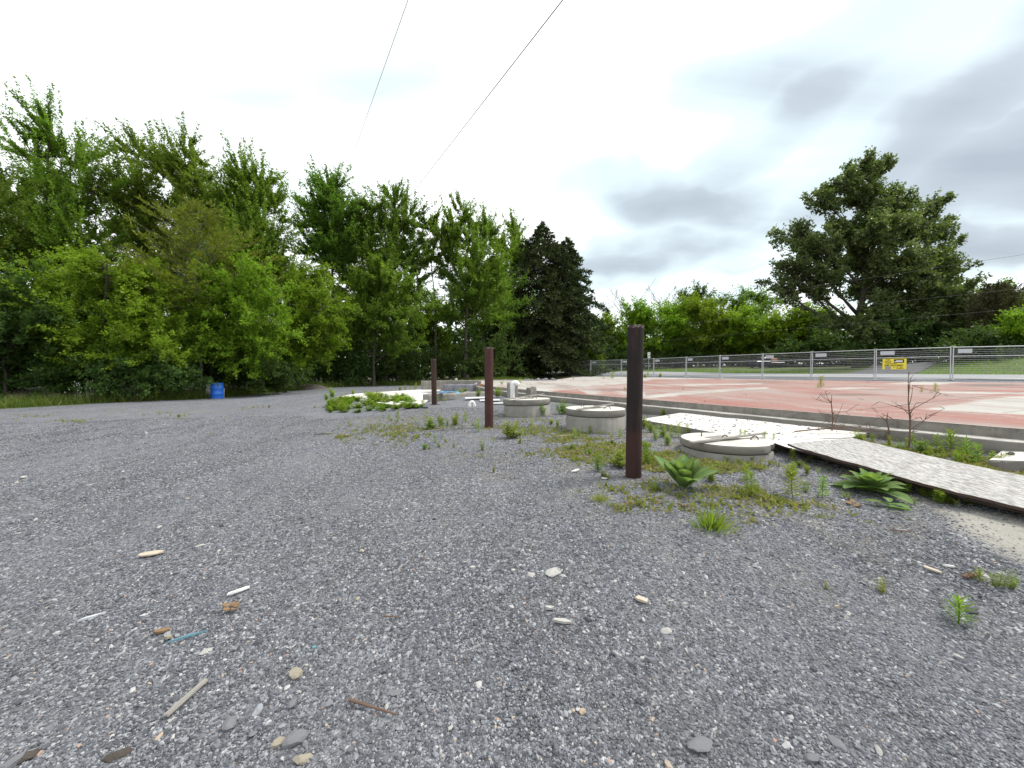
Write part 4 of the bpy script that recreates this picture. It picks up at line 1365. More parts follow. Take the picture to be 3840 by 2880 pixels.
# ------------------------------------------------------------------ wire fence panels along the lot
FENCE_Z = .64
FENCE_H = 1.83
fence_labels = [
    'wire fence panel in front of the spruce foot bushes', 'wire fence panel ending the run beside the light green bush', 'wire fence panel half hidden behind the nearest dark bollard',
    'wire fence panel in front of the white road sign', 'wire fence panel right of the white road sign', 'wire fence panel two places from the white road sign',
    'wire fence panel showing the grass verge and far parked truck', 'wire fence panel facing the driveway mouth', 'wire fence panel carrying the yellow sale sign',
    'wire fence panel in front of the green lawn', ]
def zfence(x, y):
    return max(h1(x, y), .60) + .01
wire_v = None
for i, ((x0, y0), (x1, y1)) in enumerate(zip(FENCE, FENCE[1:])):
    dx, dy = x1 - x0, y1 - y0
    Lp = math.hypot(dx, dy)
    za, zb = zfence(x0, y0), zfence(x1, y1)
    p = empty('fence_panel', (x0, y0, za), math.atan2(dy, dx))
    p.rotation_euler = (0, -math.atan2(zb - za, Lp), math.atan2(dy, dx))
    tag(p, fence_labels[i], 'fence panel', 'wire fence panels along the lot')
    g = .045
    for xx in (g, Lp - g):
        pst = BM().tube([(xx, 0, 0.0), (xx, 0, FENCE_H)], .026, 8).build('post', M_GALV, p)
    for zz_ in (FENCE_H - .03, FENCE_H - .52):
        BM().tube([(g, -.002, zz_), (Lp - g, -.002, zz_)], .021 if zz_ > 1.5 else .017, 8).build('rail', M_GALV, p)
    BM().tube([(g, 0, .06), (Lp - g, 0, .06)], .019, 8).build('rail', M_GALV, p)
    # horizontal wires, each one a part
    wm = None
    for k in range(15):
        zz_ = .17 + k * (FENCE_H - .30) / 14.5
        if abs(zz_ - (FENCE_H - .52)) < .03:
            continue
        if wm is None:
            wm = BM().tube([(g, .012, 0), (Lp - g, .012, 0)], .0068, 4).build('wire', M_GALV, p)
            wm.location.z = zz_
        else:
            c = wm.copy()
            COL.objects.link(c)
            c.parent = p
            c.location.z = zz_
    vb = []
    nvw = int(Lp / .05)
    for k in range(nvw):
        xx = g + (Lp - 2 * g) * (k + .5) / nvw
        vb.append((np.array([[xx, .016, .07], [xx, .016, FENCE_H - .05]]), [.0010, .0010]))
    V, Fc = tube_arrays(vb, 3)
    o = link_mesh('vertical_wires', np_mesh('vertical_wires', V, Fc), M_GALV, p)
    o['kind'] = 'stuff'
    # small pale maker's plate beside one post, clamp on the post top, foot on the ground
    xp = Lp - .52 if dx > 0 else .5
    xp = .52
    BM().box((xp, -.028, FENCE_H - .24), (.60, .004, .22)).build('plate', M_PLATE, p)
    BM().box((Lp - .002, 0, FENCE_H + .012), (.17, .075, .026), bevel=.006).build('clamp', M_GALV, pst)
    BM().box((Lp - .002, 0, .012), (.12, .75, .024), bevel=.006).build('foot', M_GALV, pst)

# yellow sale sign wired to the ninth panel
def sale_sign():
    (x0, y0), (x1, y1) = FENCE[8], FENCE[9]
    dx, dy = x1 - x0, y1 - y0
    ang = math.atan2(dy, dx)
    nx, ny = math.sin(ang), -math.cos(ang)
    l_ = at(3281, 1370, (y0 + y1) / 2)
    Lp = math.hypot(dx, dy)
    t0 = .30 / Lp
    px_, py_ = x0 + dx * t0, y0 + dy * t0
    W, H = 1.0, .62
    z0 = zfence(x0, y0) + .64
    root = empty('sale_sign', (px_ + nx * .07, py_ + ny * .07, z0), ang)
    tag(root, 'yellow sale sign with dark lettering wired to the fence', 'sign')
    M_Y = mat_plain('yellow_sign_board', (.72, .60, .04), (.78, .66, .06), 3, .5, .4, 0)
    M_K = mat_plain('black_print', (.012, .012, .015), (.02, .02, .022), 5, .6, .3, 0)
    M_G = mat_plain('grey_print', (.22, .22, .24), (.34, .34, .36), 9, .6, .3, 0)
    M_W = mat_plain('white_print', (.7, .7, .7), (.75, .75, .75), 9, .6, .3, 0)
    brd = BM().box((W / 2, 0, H / 2), (W, .008, H), bevel=.002).build('board', M_Y, root)

    def text(s, x, z, size, name='lettering', mat=M_K):
        cu = bpy.data.curves.new(name, 'FONT')
        cu.body = s
        cu.size = size
        cu.extrude = .0005
        cu.offset = .0035
        ob = bpy.data.objects.new(name, cu)
        COL.objects.link(ob)
        dg = bpy.context.evaluated_depsgraph_get()
        me = bpy.data.meshes.new_from_object(ob.evaluated_get(dg))
        bpy.data.objects.remove(ob, do_unlink=True)
        o = link_mesh(name, me, mat, brd)
        o.location = (x, -.0065, z)
        o.rotation_euler = (math.pi / 2, 0, 0)
        return o
    text('FOR', .13, .515, .10)
    text('SALE', .08, .39, .135)
    text('KIM HACHMEN', .08, .20, .115)
    text('613 . 967 . 7200', .42, .115, .065)
    text('COMMERCIAL PROPERTY', .14, .315, .042)
    text('CENTURY 21', .60, .04, .05)
    BM().box((.69, -.0062, .48), (.42, .002, .20)).build('picture', M_K, brd)
    b = BM()
    b.box((.66, -.0078, .455), (.30, .001, .05)).box((.66, -.0078, .50), (.18, .001, .035)).box((.80, -.0078, .47), (.09, .001, .09))
    b.build('house_print', M_W, brd)
    BM().box((.235, -.0062, .095), (.25, .002, .165)).build('portrait', M_G, brd)
    BM().lathe([(0, 0), (.035, .004), (.045, .03), (.035, .06), (0, .066)], 12, (.235, -.004, .08)).build('portrait_head', M_W, brd).scale = (1, .05, 1)
sale_sign()

# ------------------------------------------------------------------ white road sign on its post
def road_sign():
    d = 53.0
    p = at(2433, 1378, d)
    g = h1(p.x, p.y)
    root = empty('road_sign', (p.x, d, g))
    tag(root, 'small white road sign with black arrow mark on a thin post', 'road sign')
    ztop = at(2433, 1321, d).z - g
    zbot = at(2433, 1342, d).z - g
    BM().tube([(0, .03, -.3), (0, .03, ztop)], .035, 8).build('post', M_GALV, root)
    M_W = mat_plain('white_sign_face', (.76, .76, .76), (.80, .80, .80), 3, .5, .4, 0)
    M_K = mat_plain('black_sign_mark', (.015, .015, .015), (.02, .02, .02), 3, .6, .3, 0)
    wd = 10 * d / F / 2
    plt = BM().box((0, -.02, (ztop + zbot) / 2), (2 * wd, .02, ztop - zbot), bevel=.004).build('plate', M_W, root)
    b = BM()
    h = ztop - zbot
    b.box((0, -.033, zbot + h * .82), (wd * 1.1, .004, h * .10))
    b.box((-.02, -.033, zbot + h * .38), (wd * .28, .004, h * .42), ry=R(-35))
    b.box((.10, -.033, zbot + h * .50), (wd * .6, .004, h * .10))
    b.box((.15, -.034, zbot + h * .44), (wd * .22, .004, h * .24))
    b.box((-.08, -.0335, zbot + h * .22), (wd * .8, .004, h * .09))
    b.build('mark', M_K, plt)
road_sign()

# ------------------------------------------------------------------ small dark truck far beyond the fence, partly in the trees
def far_truck():
    d = 50.0
    p = at(2872, 1390, d)
    g = h1(p.x, p.y)
    root = empty('parked_truck', (p.x, d, g), R(4))
    tag(root, 'small dark blue parked truck with orange load beyond the fence', 'truck')
    M_D = mat_plain('dark_blue_paint', (.012, .014, .035), (.02, .022, .05), 4, .3, .5, 0)
    M_O = mat_plain('orange_load', (.55, .22, .14), (.62, .30, .20), 4, .6, .3, 0)
    M_T = mat_plain('tyre_rubber', (.012, .012, .012), (.02, .02, .02), 9, .9, .1, 0)
    M_WH = mat_plain('white_roof_paint', (.7, .7, .7), (.75, .75, .75), 4, .4, .4, 0)
    BM().box((-.9, 0, .62), (1.9, 1.6, .5), bevel=.06).box((1.0, 0, .56), (1.9, 1.6, .36), bevel=.04).build('body', M_D, root)
    c = BM().box((-.35, 0, 1.08), (1.0, 1.5, .5), bevel=.1)
    cab = c.build('cab', M_D, root)
    BM().box((-.35, 0, 1.34), (.35, .7, .05), bevel=.02).build('roof', M_WH, cab)
    BM().box((.75, 0, .98), (.75, 1.3, .52), bevel=.08).build('load', M_O, root)
    for x in (-1.3, 1.3):
        for y in (-.78, .78):
            w = BM().tube([(x, y - .1, .32), (x, y + .1, .32)], .32, 16).build('wheel', M_T, root)
far_truck()

OCT = np.array([(1, 0, 0), (0, 1, 0), (-1, 0, 0), (0, -1, 0), (0, 0, 1), (0, 0, -1)], float)
OCTF = np.array([(0, 1, 4), (1, 2, 4), (2, 3, 4), (3, 0, 4), (1, 0, 5), (2, 1, 5), (3, 2, 5), (0, 3, 5)])
def stone_mesh(rg, q, z, smin, smax, sink=.3):
    n = len(q)
    s = smin + (smax - smin) * rg.uniform(0, 1, n) ** 2.2
    v = OCT[None] * (1 + rg.uniform(-.35, .35, (n, 6, 1)))
    v = v * np.stack([s * rg.uniform(.7, 1.4, n), s * rg.uniform(.6, 1.0, n), s * rg.uniform(.3, .7, n)], -1)[:, None]
    a = rg.uniform(0, 6.28, n)
    c, sn = np.cos(a)[:, None], np.sin(a)[:, None]
    x = v[..., 0] * c - v[..., 1] * sn
    y = v[..., 0] * sn + v[..., 1] * c
    V = np.stack([x + q[:, 0:1], y + q[:, 1:2], v[..., 2] + z[:, None] + (s * sink * .5)[:, None]], -1)
    Fc = (np.arange(n)[:, None, None] * 6 + OCTF[None]).reshape(-1, 3)
    return V.reshape(-1, 3), Fc

# ------------------------------------------------------------------ steel bollards
def bollard(u_top, v_top, u_bot, v_bot, d, rad, mat, label):
    b = at(u_bot, v_bot, d)
    t = at(u_top, v_top, d)
    g = h1(b.x, b.y)
    root = empty('bollard', (b.x, d, b.z))
    ax = t - b
    H = ax.length
    tag(root, label, 'bollard', 'rusty steel bollards standing in the gravel')
    root.rotation_euler = ax.to_track_quat('Z', 'Y').to_euler()
    root.rotation_euler.z = 0
    bb = BM()
    prof = [(rad, -.35), (rad, H - .035), (rad * 1.0, H - .03), (rad * .985, H - .002), (rad * .95, H), (rad * .86, H), (rad * .84, H - .01), (rad * .84, H - .012)]
    bb.lathe(prof, 36)
    pip_ = bb.build('pipe', mat, root, True)
    BM().lathe([(0, H - .012), (rad * .838, H - .014), (rad * .838, H - .03)], 24).build('concrete_fill', M_CONC, pip_, True)
    # bare chipped rim
    BM().lathe([(rad * 1.004, H - .022), (rad * 1.006, H - .012), (rad * .99, H - .0005), (rad * .93, H + .0015)], 36).build('rim', M_RIM, pip_, True)
    rgb = np.random.RandomState(int(u_top))
    a_ = rgb.uniform(0, 6.28, 90)
    r_ = rad * rgb.uniform(1.0, 2.3, 90)
    q_ = np.stack([b.x + np.cos(a_) * r_, d + np.sin(a_) * r_], -1)
    V_, F_ = stone_mesh(rgb, q_, hgt(q_[:, 0], q_[:, 1]), .005, .016)
    og = link_mesh('packed_grit', np_mesh('packed_grit', V_ - np.array(root.location), F_), M_DIRT, root)
    og.matrix_parent_inverse = Matrix.LocRotScale(None, root.rotation_euler, None).inverted()
    og['kind'] = 'stuff'
    return root
def mat_rim():
    m = MT('chipped_rim', .8, .3)
    c = m.mix(m.ramp(m.noise(28, 5, .7), [(.5, 0), (.62, 1)]), (.05, .03, .028), (.42, .38, .33))
    m.color(c)
    return m.m
M_RIM = mat_rim()
bollard(2370, 1222, 2375, 1791, 3.02, .0605, M_RUST_DARK, 'nearest tall black steel bollard with brown-red lower end')
bollard(1831, 1303, 1834, 1606, 5.69, .064, M_RUST_RED, 'reddish brown bollard beside the concrete lid with the vent pipe')
bollard(1641, 1347, 1629, 1518, 9.45, .064, M_RUST_OLD, 'tilted rusty bollard beside the low concrete kerb')

# ------------------------------------------------------------------ round concrete tank lids on their risers
def lid(c, rad, h_ring, h_lid, ztop, label, seed, plank=None, tilt=(0, 0), chip=False):
    root = empty('tank_lid', (c[0], c[1], ztop - h_lid - h_ring))
    tag(root, label, 'tank lid', 'round concrete tank lids in the gravel')
    root.rotation_euler = (tilt[0], tilt[1], 0)
    b = BM()
    b.lathe([(rad * .985, -.25), (rad * .985, h_ring - .012), (rad * .97, h_ring - .003), (0, h_ring - .003)], 56)
    b.build('riser', M_CONC, root, True)
    b = BM()
    z0, z1 = h_ring + .006, h_ring + h_lid
    b.lathe([(0, z0), (rad * .975, z0), (rad * 1.0, z0 + .012), (rad * 1.003, z1 - .016), (rad * .985, z1), (rad * .5, z1 + .004), (0, z1 + .006)], 64)
    rg = random.Random(seed)
    for v in b.b.verts:
        r = math.hypot(v.co.x, v.co.y)
        if r > rad * .9:
            k = 1 + rg.uniform(-.004, .004)
            if chip and v.co.z < z1 - .01 and math.atan2(v.co.y, v.co.x) > -.95 and math.atan2(v.co.y, v.co.x) < -.55:
                k -= .05
                v.co.z += .02
            v.co.x *= k
            v.co.y *= k
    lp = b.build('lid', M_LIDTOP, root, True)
    # lifting loops of bent rebar
    for (ax, ay, rot) in (((.30, -.45, 0.2), (-.35, .45, 1.0), (.05, .05, .5)) if not chip else ((.62, -.15, .3), (-.35, .45, 1.1), (.0, .02, .5))):
        x, y = ax * rad, ay * rad
        pts = []
        for k in range(9):
            a = math.pi * k / 8
            pts.append((x + math.cos(a) * .05 * math.cos(rot), y + math.cos(a) * .05 * math.sin(rot), z1 - .002 + math.sin(a) * .042))
        BM().tube(pts, .0055, 6).build('lifting_loop', M_REBAR, lp)
    # cast square recess outline
    b = BM()
    b.box((0, .02, z1 + .0062), (rad * .62, rad * .62, .003), rz=.5)
    b.build('inset', M_CONC, lp)
    return root
M_LIDTOP = mat_concrete('pale_lid_concrete', (.60, .585, .54), (.46, .45, .41), stain=(.22, .21, .18), stain_amt=.65, scale=.8, side=(.23, .22, .195))  # lid sides greyed in the colour to look shaded
# nearest: wide low lid with a chipped rim
lc = at(2736, 1655, 3.78)
lid((lc.x, 3.86), .415, .15, .080, .425, 'nearest low wide concrete lid with chipped rim and lath', 1, chip=True)
l2 = at(2232, 1530, 5.55)
lid((l2.x, 5.55), .425, .215, .095, at(2232, 1530, 5.55).z, 'pale concrete lid with tall riser behind the black bollard', 2)
l3 = at(1976, 1494, 7.1)
lid((l3.x, 7.1), .435, .17, .105, at(1976, 1495, 7.1).z, 'concrete lid with the white vent pipe rising behind it', 3, tilt=(R(-.8), R(-1.2)))

def lath(p0, p1, w, t, mat, label, name='wooden_lath', cat='lath', group=None):
    p0, p1 = Vector(p0), Vector(p1)
    ax = p1 - p0
    o = BM()
    n = 5
    rg = random.Random(int(p0.x * 100))
    for k in range(n):
        pass
    o.box((ax.length / 2, 0, t / 2), (ax.length, w, t), bevel=.002)
    bmesh.ops.subdivide_edges(o.b, edges=o.b.edges[:], cuts=2)
    o.jitter(.0012, 4)
    ob = o.build(name, mat)
    ob.location = p0
    ob.rotation_euler = (0, -math.asin(max(-1, min(1, ax.z / ax.length))), math.atan2(ax.y, ax.x))
    tag(ob, label, cat, group)
    return ob
zt = .430
lath(on(2590, 1662, zt + .004), on(2872, 1626, zt + .03), .045, .012, M_WOODGREY, 'grey weathered lath lying across the nearest low lid', group='laths lying on the tank lids')
zt = l2.z + .008
lath(on(2165, 1537, zt), on(2300, 1516, zt + .02), .035, .014, M_WOODGREY, 'thin grey lath lying on the lid behind the black bollard', group='laths lying on the tank lids')
zt = l3.z + .006
lath(on(1893, 1500, zt + .01), on(2038, 1479, zt + .03), .05, .016, M_WOODGREY, 'long lath overhanging the lid next to the vent pipe', group='laths lying on the tank lids')

# ------------------------------------------------------------------ bleached concrete landing with grit, plywood sheets, dusty pad
PADZ = .42
pp = [on(2400, 1573, PADZ), on(2560, 1600, PADZ), on(2700, 1626, PADZ), on(2890, 1652, PADZ), on(3195, 1640, PADZ), on(3290, 1613, PADZ), on(2960, 1576, PADZ), on(2595, 1541, PADZ)]
b = BM().prism([(p.x, p.y) for p in pp], .2, PADZ)
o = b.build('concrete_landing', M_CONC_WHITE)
tag(o, 'bleached concrete landing slab strewn with grit below the red floor', 'concrete slab')

def grit(name, poly, z, n, smin, smax, label, mat, seed):
    rg = np.random.RandomState(seed)
    P = np.array([(p.x, p.y) for p in poly])
    lo, hi = P.min(0), P.max(0)
    q = rg.uniform(lo, hi, (n * 4, 2))
    q = q[pip(q[:, 0], q[:, 1], [tuple(a) for a in P])][:n]
    V, Fc = stone_mesh(rg, q, np.full(len(q), z), smin, smax)
    o = link_mesh(name, np_mesh(name, V, Fc), mat)
    tag(o, label, 'grit', kind='stuff')

grit('landing_grit', pp, PADZ, 420, .006, .022, 'dark grit scattered on the bleached landing slab', M_ROCK_GREY, 9)

def ply(name, c00, c10, c01, c11, zfun, thick, label, seed, nu=26, nv=10, top=M_OSB):
    """a warped sheet between four plan corners (c00 near-left ...); zfun gives height above ground"""
    root = empty(name, (c00[0], c00[1], 0))
    tag(root, label, 'plywood sheet', 'weathered plywood sheets beside the landing')
    rg = np.random.RandomState(seed)
    u, v = np.meshgrid(np.linspace(0, 1, nu), np.linspace(0, 1, nv), indexing='ij')
    P = [np.array(c, float) for c in (c00, c10, c01, c11)]
    xy = (P[0] * ((1 - u) * (1 - v))[..., None] + P[1] * (u * (1 - v))[..., None] + P[2] * ((1 - u) * v)[..., None] + P[3] * (u * v)[..., None])
    ev = rg.normal(0, .006, (nu, nv))
    xy[:, 0] += rg.normal(0, .006, (nu, 2))
    z = zfun(u, v) + ev * .25
    idx = np.arange(nu * nv).reshape(nu, nv)
    f = np.stack([idx[:-1, :-1], idx[1:, :-1], idx[1:, 1:], idx[:-1, 1:]], -1).reshape(-1, 4)
    V = np.concatenate([xy, z[..., None]], -1).reshape(-1, 3) - np.array([c00[0], c00[1], 0])
    link_mesh('face', np_mesh('face', V, f, None, True), top, root)
    Vb = V - np.array([0, 0, thick])
    ring = np.concatenate([idx[:, 0], idx[-1, 1:], idx[-2::-1, -1], idx[0, -2:0:-1]])
    r2 = np.roll(ring, -1)
    n = len(V)
    fe = np.stack([ring, r2, r2 + n, ring + n], -1)
    me = np_mesh('edge', np.concatenate([V - [0, 0, .001], Vb]), np.concatenate([fe, f[:, ::-1] + n]))
    link_mesh('edge', me, M_PLYEDGE, root)
    return root
q00, q01 = on(2950, 1664, .445), on(3197, 1642, .445)
q10, q11 = on(3840, 1899, .335), on(3840, 1766, .36)
d0 = (q10 - q00)
d1 = (q11 - q01)
e00, e01 = q00, q01
e10 = q00 + d0 * 1.25
e11 = q01 + (e10 - e00)
ply('plywood_sheet', (e00.x, e00.y), (e10.x, e10.y), (e01.x, e01.y), (e11.x, e11.y),
    lambda u, v: .447 - .13 * np.clip(u * 1.25, 0, 1) ** .8 + .015 * v * u + .008 * np.sin(u * 9 + v) * u, .018, 'upper weathered white plywood sheet with peeling grain, sagging over weeds', 5)
s00, s01 = on(2876, 1646, .432), on(3165, 1631, .432)
dd_ = (e10 - e00) * .93
ply('plywood_sheet', (s00.x - .02, s00.y), (s00.x + dd_.x - .03, s00.y + dd_.y - .2), (s01.x - .05, s01.y), (s01.x + dd_.x - .05, s01.y + dd_.y),
    lambda u, v: .426 - .135 * np.clip(u * 1.25, 0, 1) ** .8, .012, 'lower white plywood sheet sticking out beside the nearest lid', 6, top=M_WHITEBOARD)

sl = [on(3705, 1722, .38), on(3760, 1731, .38), on(3850, 1738, .38), on(3950, 1735, .38), on(4000, 1690, .38), on(3850, 1684, .38), on(3770, 1681, .38), on(3745, 1702, .38)]
bb = BM().prism([(p.x, p.y) for p in sl], .25, [.375, .385, .395, .40, .41, .405, .40, .385])
bmesh.ops.bevel(bb.b, geom=bb.b.edges[:], offset=.012, segments=1, affect='EDGES')
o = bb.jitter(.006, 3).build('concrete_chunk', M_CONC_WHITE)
tag(o, 'pale broken concrete chunk lying against the footing', 'concrete chunk')
o = BM().lathe([(0, 0), (.028, .004), (.025, .012), (.012, .018), (0, .019)], 8).jitter(.006, 8).build('stone', M_ROCK_DARK)
o.location = on(3790, 1704, .392)
tag(o, 'small black stone on the pale broken concrete chunk', 'stone')

# ------------------------------------------------------------------ low concrete walls and rubble at the far end of the slab
def wall(name, p0, p1, thick, z0, z1, label, mat, seed=1, cat='wall', n=22, rough=.02):
    """low wall between two plan points with a worn top"""
    p0, p1 = np.array(p0, float), np.array(p1, float)
    e = p1 - p0
    nn = np.array([-e[1], e[0]]) / np.linalg.norm(e)
    rg = np.random.RandomState(seed)
    t = np.linspace(0, 1, n)
    top = (z1[0] + (z1[1] - z1[0]) * t) + rg.normal(0, rough, n)
    V = []
    for s in (0, 1):
        for lv in (0, 1, 2):
            z = np.full(n, z0) if lv == 0 else (top - .05 if lv == 1 else top)
            off = (s * thick) + (0.012 * (1 if s == 0 else -1) if lv == 2 else 0) + rg.normal(0, rough * .3, n)
            xy = p0 + e * t[:, None] + nn * off[:, None]
            V.append(np.concatenate([xy, z[:, None]], 1))
    V = np.stack(V)                      # 6 rows
    idx = np.arange(6 * n).reshape(6, n)
    rows = [(0, 1), (1, 2), (2, 5), (5, 4), (4, 3)]
    f = np.concatenate([np.stack([idx[a, :-1], idx[a, 1:], idx[b_, 1:], idx[b_, :-1]], -1) for a, b_ in rows])
    caps = [[idx[0, k], idx[1, k], idx[4, k], idx[3, k]] for k in (0, n - 1)] + [[idx[1, k], idx[2, k], idx[5, k], idx[4, k]] for k in (0, n - 1)]
    f = np.concatenate([f, np.array(caps)])
    base = np.array([p0[0], p0[1], z0])
    me = np_mesh(name, V.reshape(-1, 3) - base, f)
    bmx = bmesh.new()
    bmx.from_mesh(me)
    bmesh.ops.recalc_face_normals(bmx, faces=bmx.faces)
    bmx.to_mesh(me)
    bmx.free()
    o = link_mesh(name, me, mat)
    o.location = base
    tag(o, label, cat)
    return o
w0 = at(1579, 1428, 22.7)
w1 = at(2000, 1424, 24.4)
wall('concrete_wall', (w0.x, 22.7), (w1.x, 24.4), .3, -.2, (w0.z, w1.z + .03), 'long low weathered concrete wall in front of the wood', M_CONC_OLD, 1, rough=.012, n=40)
k0, k1 = at(1664, 1443, 17.0), at(1788, 1441, 17.3)
M_CONC_BLUE = mat_concrete('dark_stained_block', (.30, .30, .32), (.13, .135, .16), stain=(.06, .06, .08), stain_amt=.6, streak=True)
wall('concrete_block', (k0.x, 17.0), (k1.x, 17.3), .55, .0, (k0.z, k1.z), 'dark stained long concrete block in front of the low wall', M_CONC_BLUE, 2, 'concrete block', 12, .008)
k0, k1 = at(1789, 1427, 17.1), at(1799, 1427, 17.1)
wall('concrete_pier', (k0.x, 17.1), (k1.x + .05, 17.1), .2, .0, (k0.z, k1.z), 'thin upright concrete pier beside the dark stained block', M_CONC_OLD, 3, 'concrete pier', 5, .006)
k0 = at(1806, 1444, 16.6)
o = BM().box((0, 0, 0), (.24, .12, .09), rz=.1, bevel=.006).build('brick', M_BRICK)
o.location = k0
tag(o, 'single orange brick standing beside the concrete pier', 'brick')
k0, k1 = at(1796, 1452, 15.8), at(1822, 1451, 15.8)
wall('concrete_block', (k0.x, 15.8), (k1.x, 15.8), .35, .05, (k0.z, k1.z), 'small grey block under the orange brick', M_CONC, 4, 'concrete block', 6, .008)
k0, k1 = at(1604, 1480, 11.4), at(1822, 1468, 12.9)
wall('concrete_kerb', (k0.x, 11.4), (k1.x, 12.9), .28, -.05, (k0.z, k1.z), 'low concrete kerb behind the tilted bollard', M_CONC, 5, 'kerb', 24, .01)
k0, k1 = at(1826, 1461, 13.2), at(1905, 1457, 13.4)
wall('concrete_kerb', (k0.x, 13.2), (k1.x, 13.4), .2, .05, (k0.z, k1.z), 'short pale kerb between red bollard and vent pipe', M_CONC_WHITE, 6, 'kerb', 10, .01)
k0, k1 = at(1901, 1434, 9.2), at(1942, 1434, 9.2)
wall('concrete_slab_piece', (k0.x, 9.2), (k1.x, 9.2), .09, .25, (k0.z, k1.z), 'upright grey concrete piece behind the vent pipe', M_CONC, 7, 'concrete piece', 6, .004)
k0, k1 = at(1988, 1457, 9.7), at(2012, 1457, 9.8)
wall('concrete_block', (k0.x, 9.7), (k1.x, 9.8), .2, .2, (k0.z, k1.z), 'rough crumbling block at the corner of the red floor', M_CONC_OLD, 8, 'concrete block', 8, .02)
k0 = at(1711, 1421, 22.85)
o = BM().lathe([(0, 0), (.09, .01), (.085, .08), (.04, .12), (0, .13)], 9).jitter(.015, 2).build('stone', M_ROCK)
o.location = (k0.x, 22.85, at(1711, 1427, 22.85).z)
tag(o, 'white stone sitting on top of the long low wall', 'stone')

# walkway slab
wk = [(1262, 1491), (1330, 1479), (1460, 1470), (1590, 1461), (1655, 1464), (1622, 1480), (1610, 1502), (1585, 1523), (1540, 1531), (1400, 1512)]
wp = [hit(u, v) for u, v in wk]
o = BM().prism([(p.x, p.y) for p in reversed(wp)], -.3, [h1(p.x, p.y) + .035 for p in reversed(wp)]).build('concrete_walk', M_CONC_WHITE)
tag(o, 'bleached concrete walk behind the bright green clover patch', 'concrete walk')

# rubble ridge where the wall meets the floor
rg_ = np.random.RandomState(31)
q = np.stack([np.linspace(.9, 2.7, 60) + rg_.normal(0, .25, 60), np.linspace(23.6, 24.4, 60) + rg_.normal(0, .2, 60)], -1)
V, Fc = stone_mesh(rg_, q, np.full(60, SLAB_Z), .06, .22)
o = link_mesh('rubble', np_mesh('rubble', V, Fc), M_ROCK_GREY)
tag(o, 'ridge of broken concrete rubble at the far edge of the floor', 'rubble', kind='stuff')

# vent pipe, elbows, white boards, tarp
def pvc_vent():
    d = 8.0
    b = at(1922, 1500, d)
    t = at(1922, 1446, d)
    rad = .047
    root = empty('vent_pipe', (b.x, d, h1(b.x, d)))
    tag(root, 'upright white plastic vent pipe with hooked elbow behind a lid', 'vent pipe')
    zt_ = t.z - root.location.z
    BM().tube([(0, 0, -.2), (0, 0, zt_ - .02)], rad, 20).build('pipe', M_PVC, root, True)
    pts = []
    for k in range(9):
        a = math.pi * k / 8 * .92
        pts.append((.055 - .055 * math.cos(a), 0, zt_ + .055 * math.sin(a)))
    b = BM().tube([(0, 0, zt_ - .07)] + pts, rad * 1.16, 20)
    elb = b.build('elbow', M_PVC, root, True)
    dk = mat_plain('dark_pipe_mouth', (.02, .02, .02), (.03, .03, .03), 4, .9, .1, 0)
    e = pts[-1]
    BM().tube([(e[0], e[1], e[2] + .004), (e[0] - .0006, e[1], e[2] - .0015)], rad * .98, 20).build('mouth', dk, elb)
pvc_vent()
def pvc_elbow():
    p = hit(1770, 1524)
    root = empty('pipe_elbow', (p.x, p.y, p.z), R(20))
    tag(root, 'loose white plastic pipe elbow lying on the gravel', 'pipe elbow')
    pts = []
    for k in range(8):
        a = math.pi * k / 7
        pts.append((.055 * math.cos(a) - .0, 0, .02 + .09 * math.sin(a)))
    BM().tube(pts, .036, 16).build('bend', M_PVC, root, True)
    for s in (-1, 1):
        BM().tube([(s * .055, 0, .045), (s * .055, 0, .0)], .041, 16).build('socket', M_PVC, root, True)
pvc_elbow()
G_BD = 'white boards lying behind the red bollard'
def board(u0, v0, u1, v1, w_, label, dz=.03):
    p0, p1 = hit(u0, v0), hit(u1, v1)
    p0.z += dz
    p1.z += dz
    o = lath(p0, p1, w_, .02, M_WHITEBOARD, label, 'white_board', 'board', G_BD)
board(1744, 1501, 1822, 1498, .42, 'wide white board lying behind the loose pipe elbow', .05)
board(1800, 1507, 1874, 1505, .35, 'white board lying between red bollard and lid', .03)
board(1850, 1517, 1893, 1516, .22, 'short white board touching the vent pipe lid', .02)
tp = at(1683, 1473, 11.6)
u_, v_ = np.meshgrid(np.linspace(0, 1, 14), np.linspace(0, 1, 6), indexing='ij')
Xt = (u_ - .5) * .62
Yt = (v_ - .5) * .3
Zt = .02 + .02 * vnoise(u_ * 9, v_ * 9, 5) - .10 * np.clip(u_ - .8, 0, 1) * (1 - v_) * 4
idx = np.arange(14 * 6).reshape(14, 6)
f = np.stack([idx[:-1, :-1], idx[1:, :-1], idx[1:, 1:], idx[:-1, 1:]], -1).reshape(-1, 4)
o = link_mesh('tarp', np_mesh('tarp', np.stack([Xt, Yt, Zt], -1).reshape(-1, 3), f, None, True), M_BLUETARP)
sm = o.modifiers.new('thick', 'SOLIDIFY')
sm.thickness = .004
o.location = (tp.x, 11.65, tp.z + .01)
o.rotation_euler = (0, 0, .25)
tag(o, 'scrap of blue tarp draped on the low kerb', 'tarp')

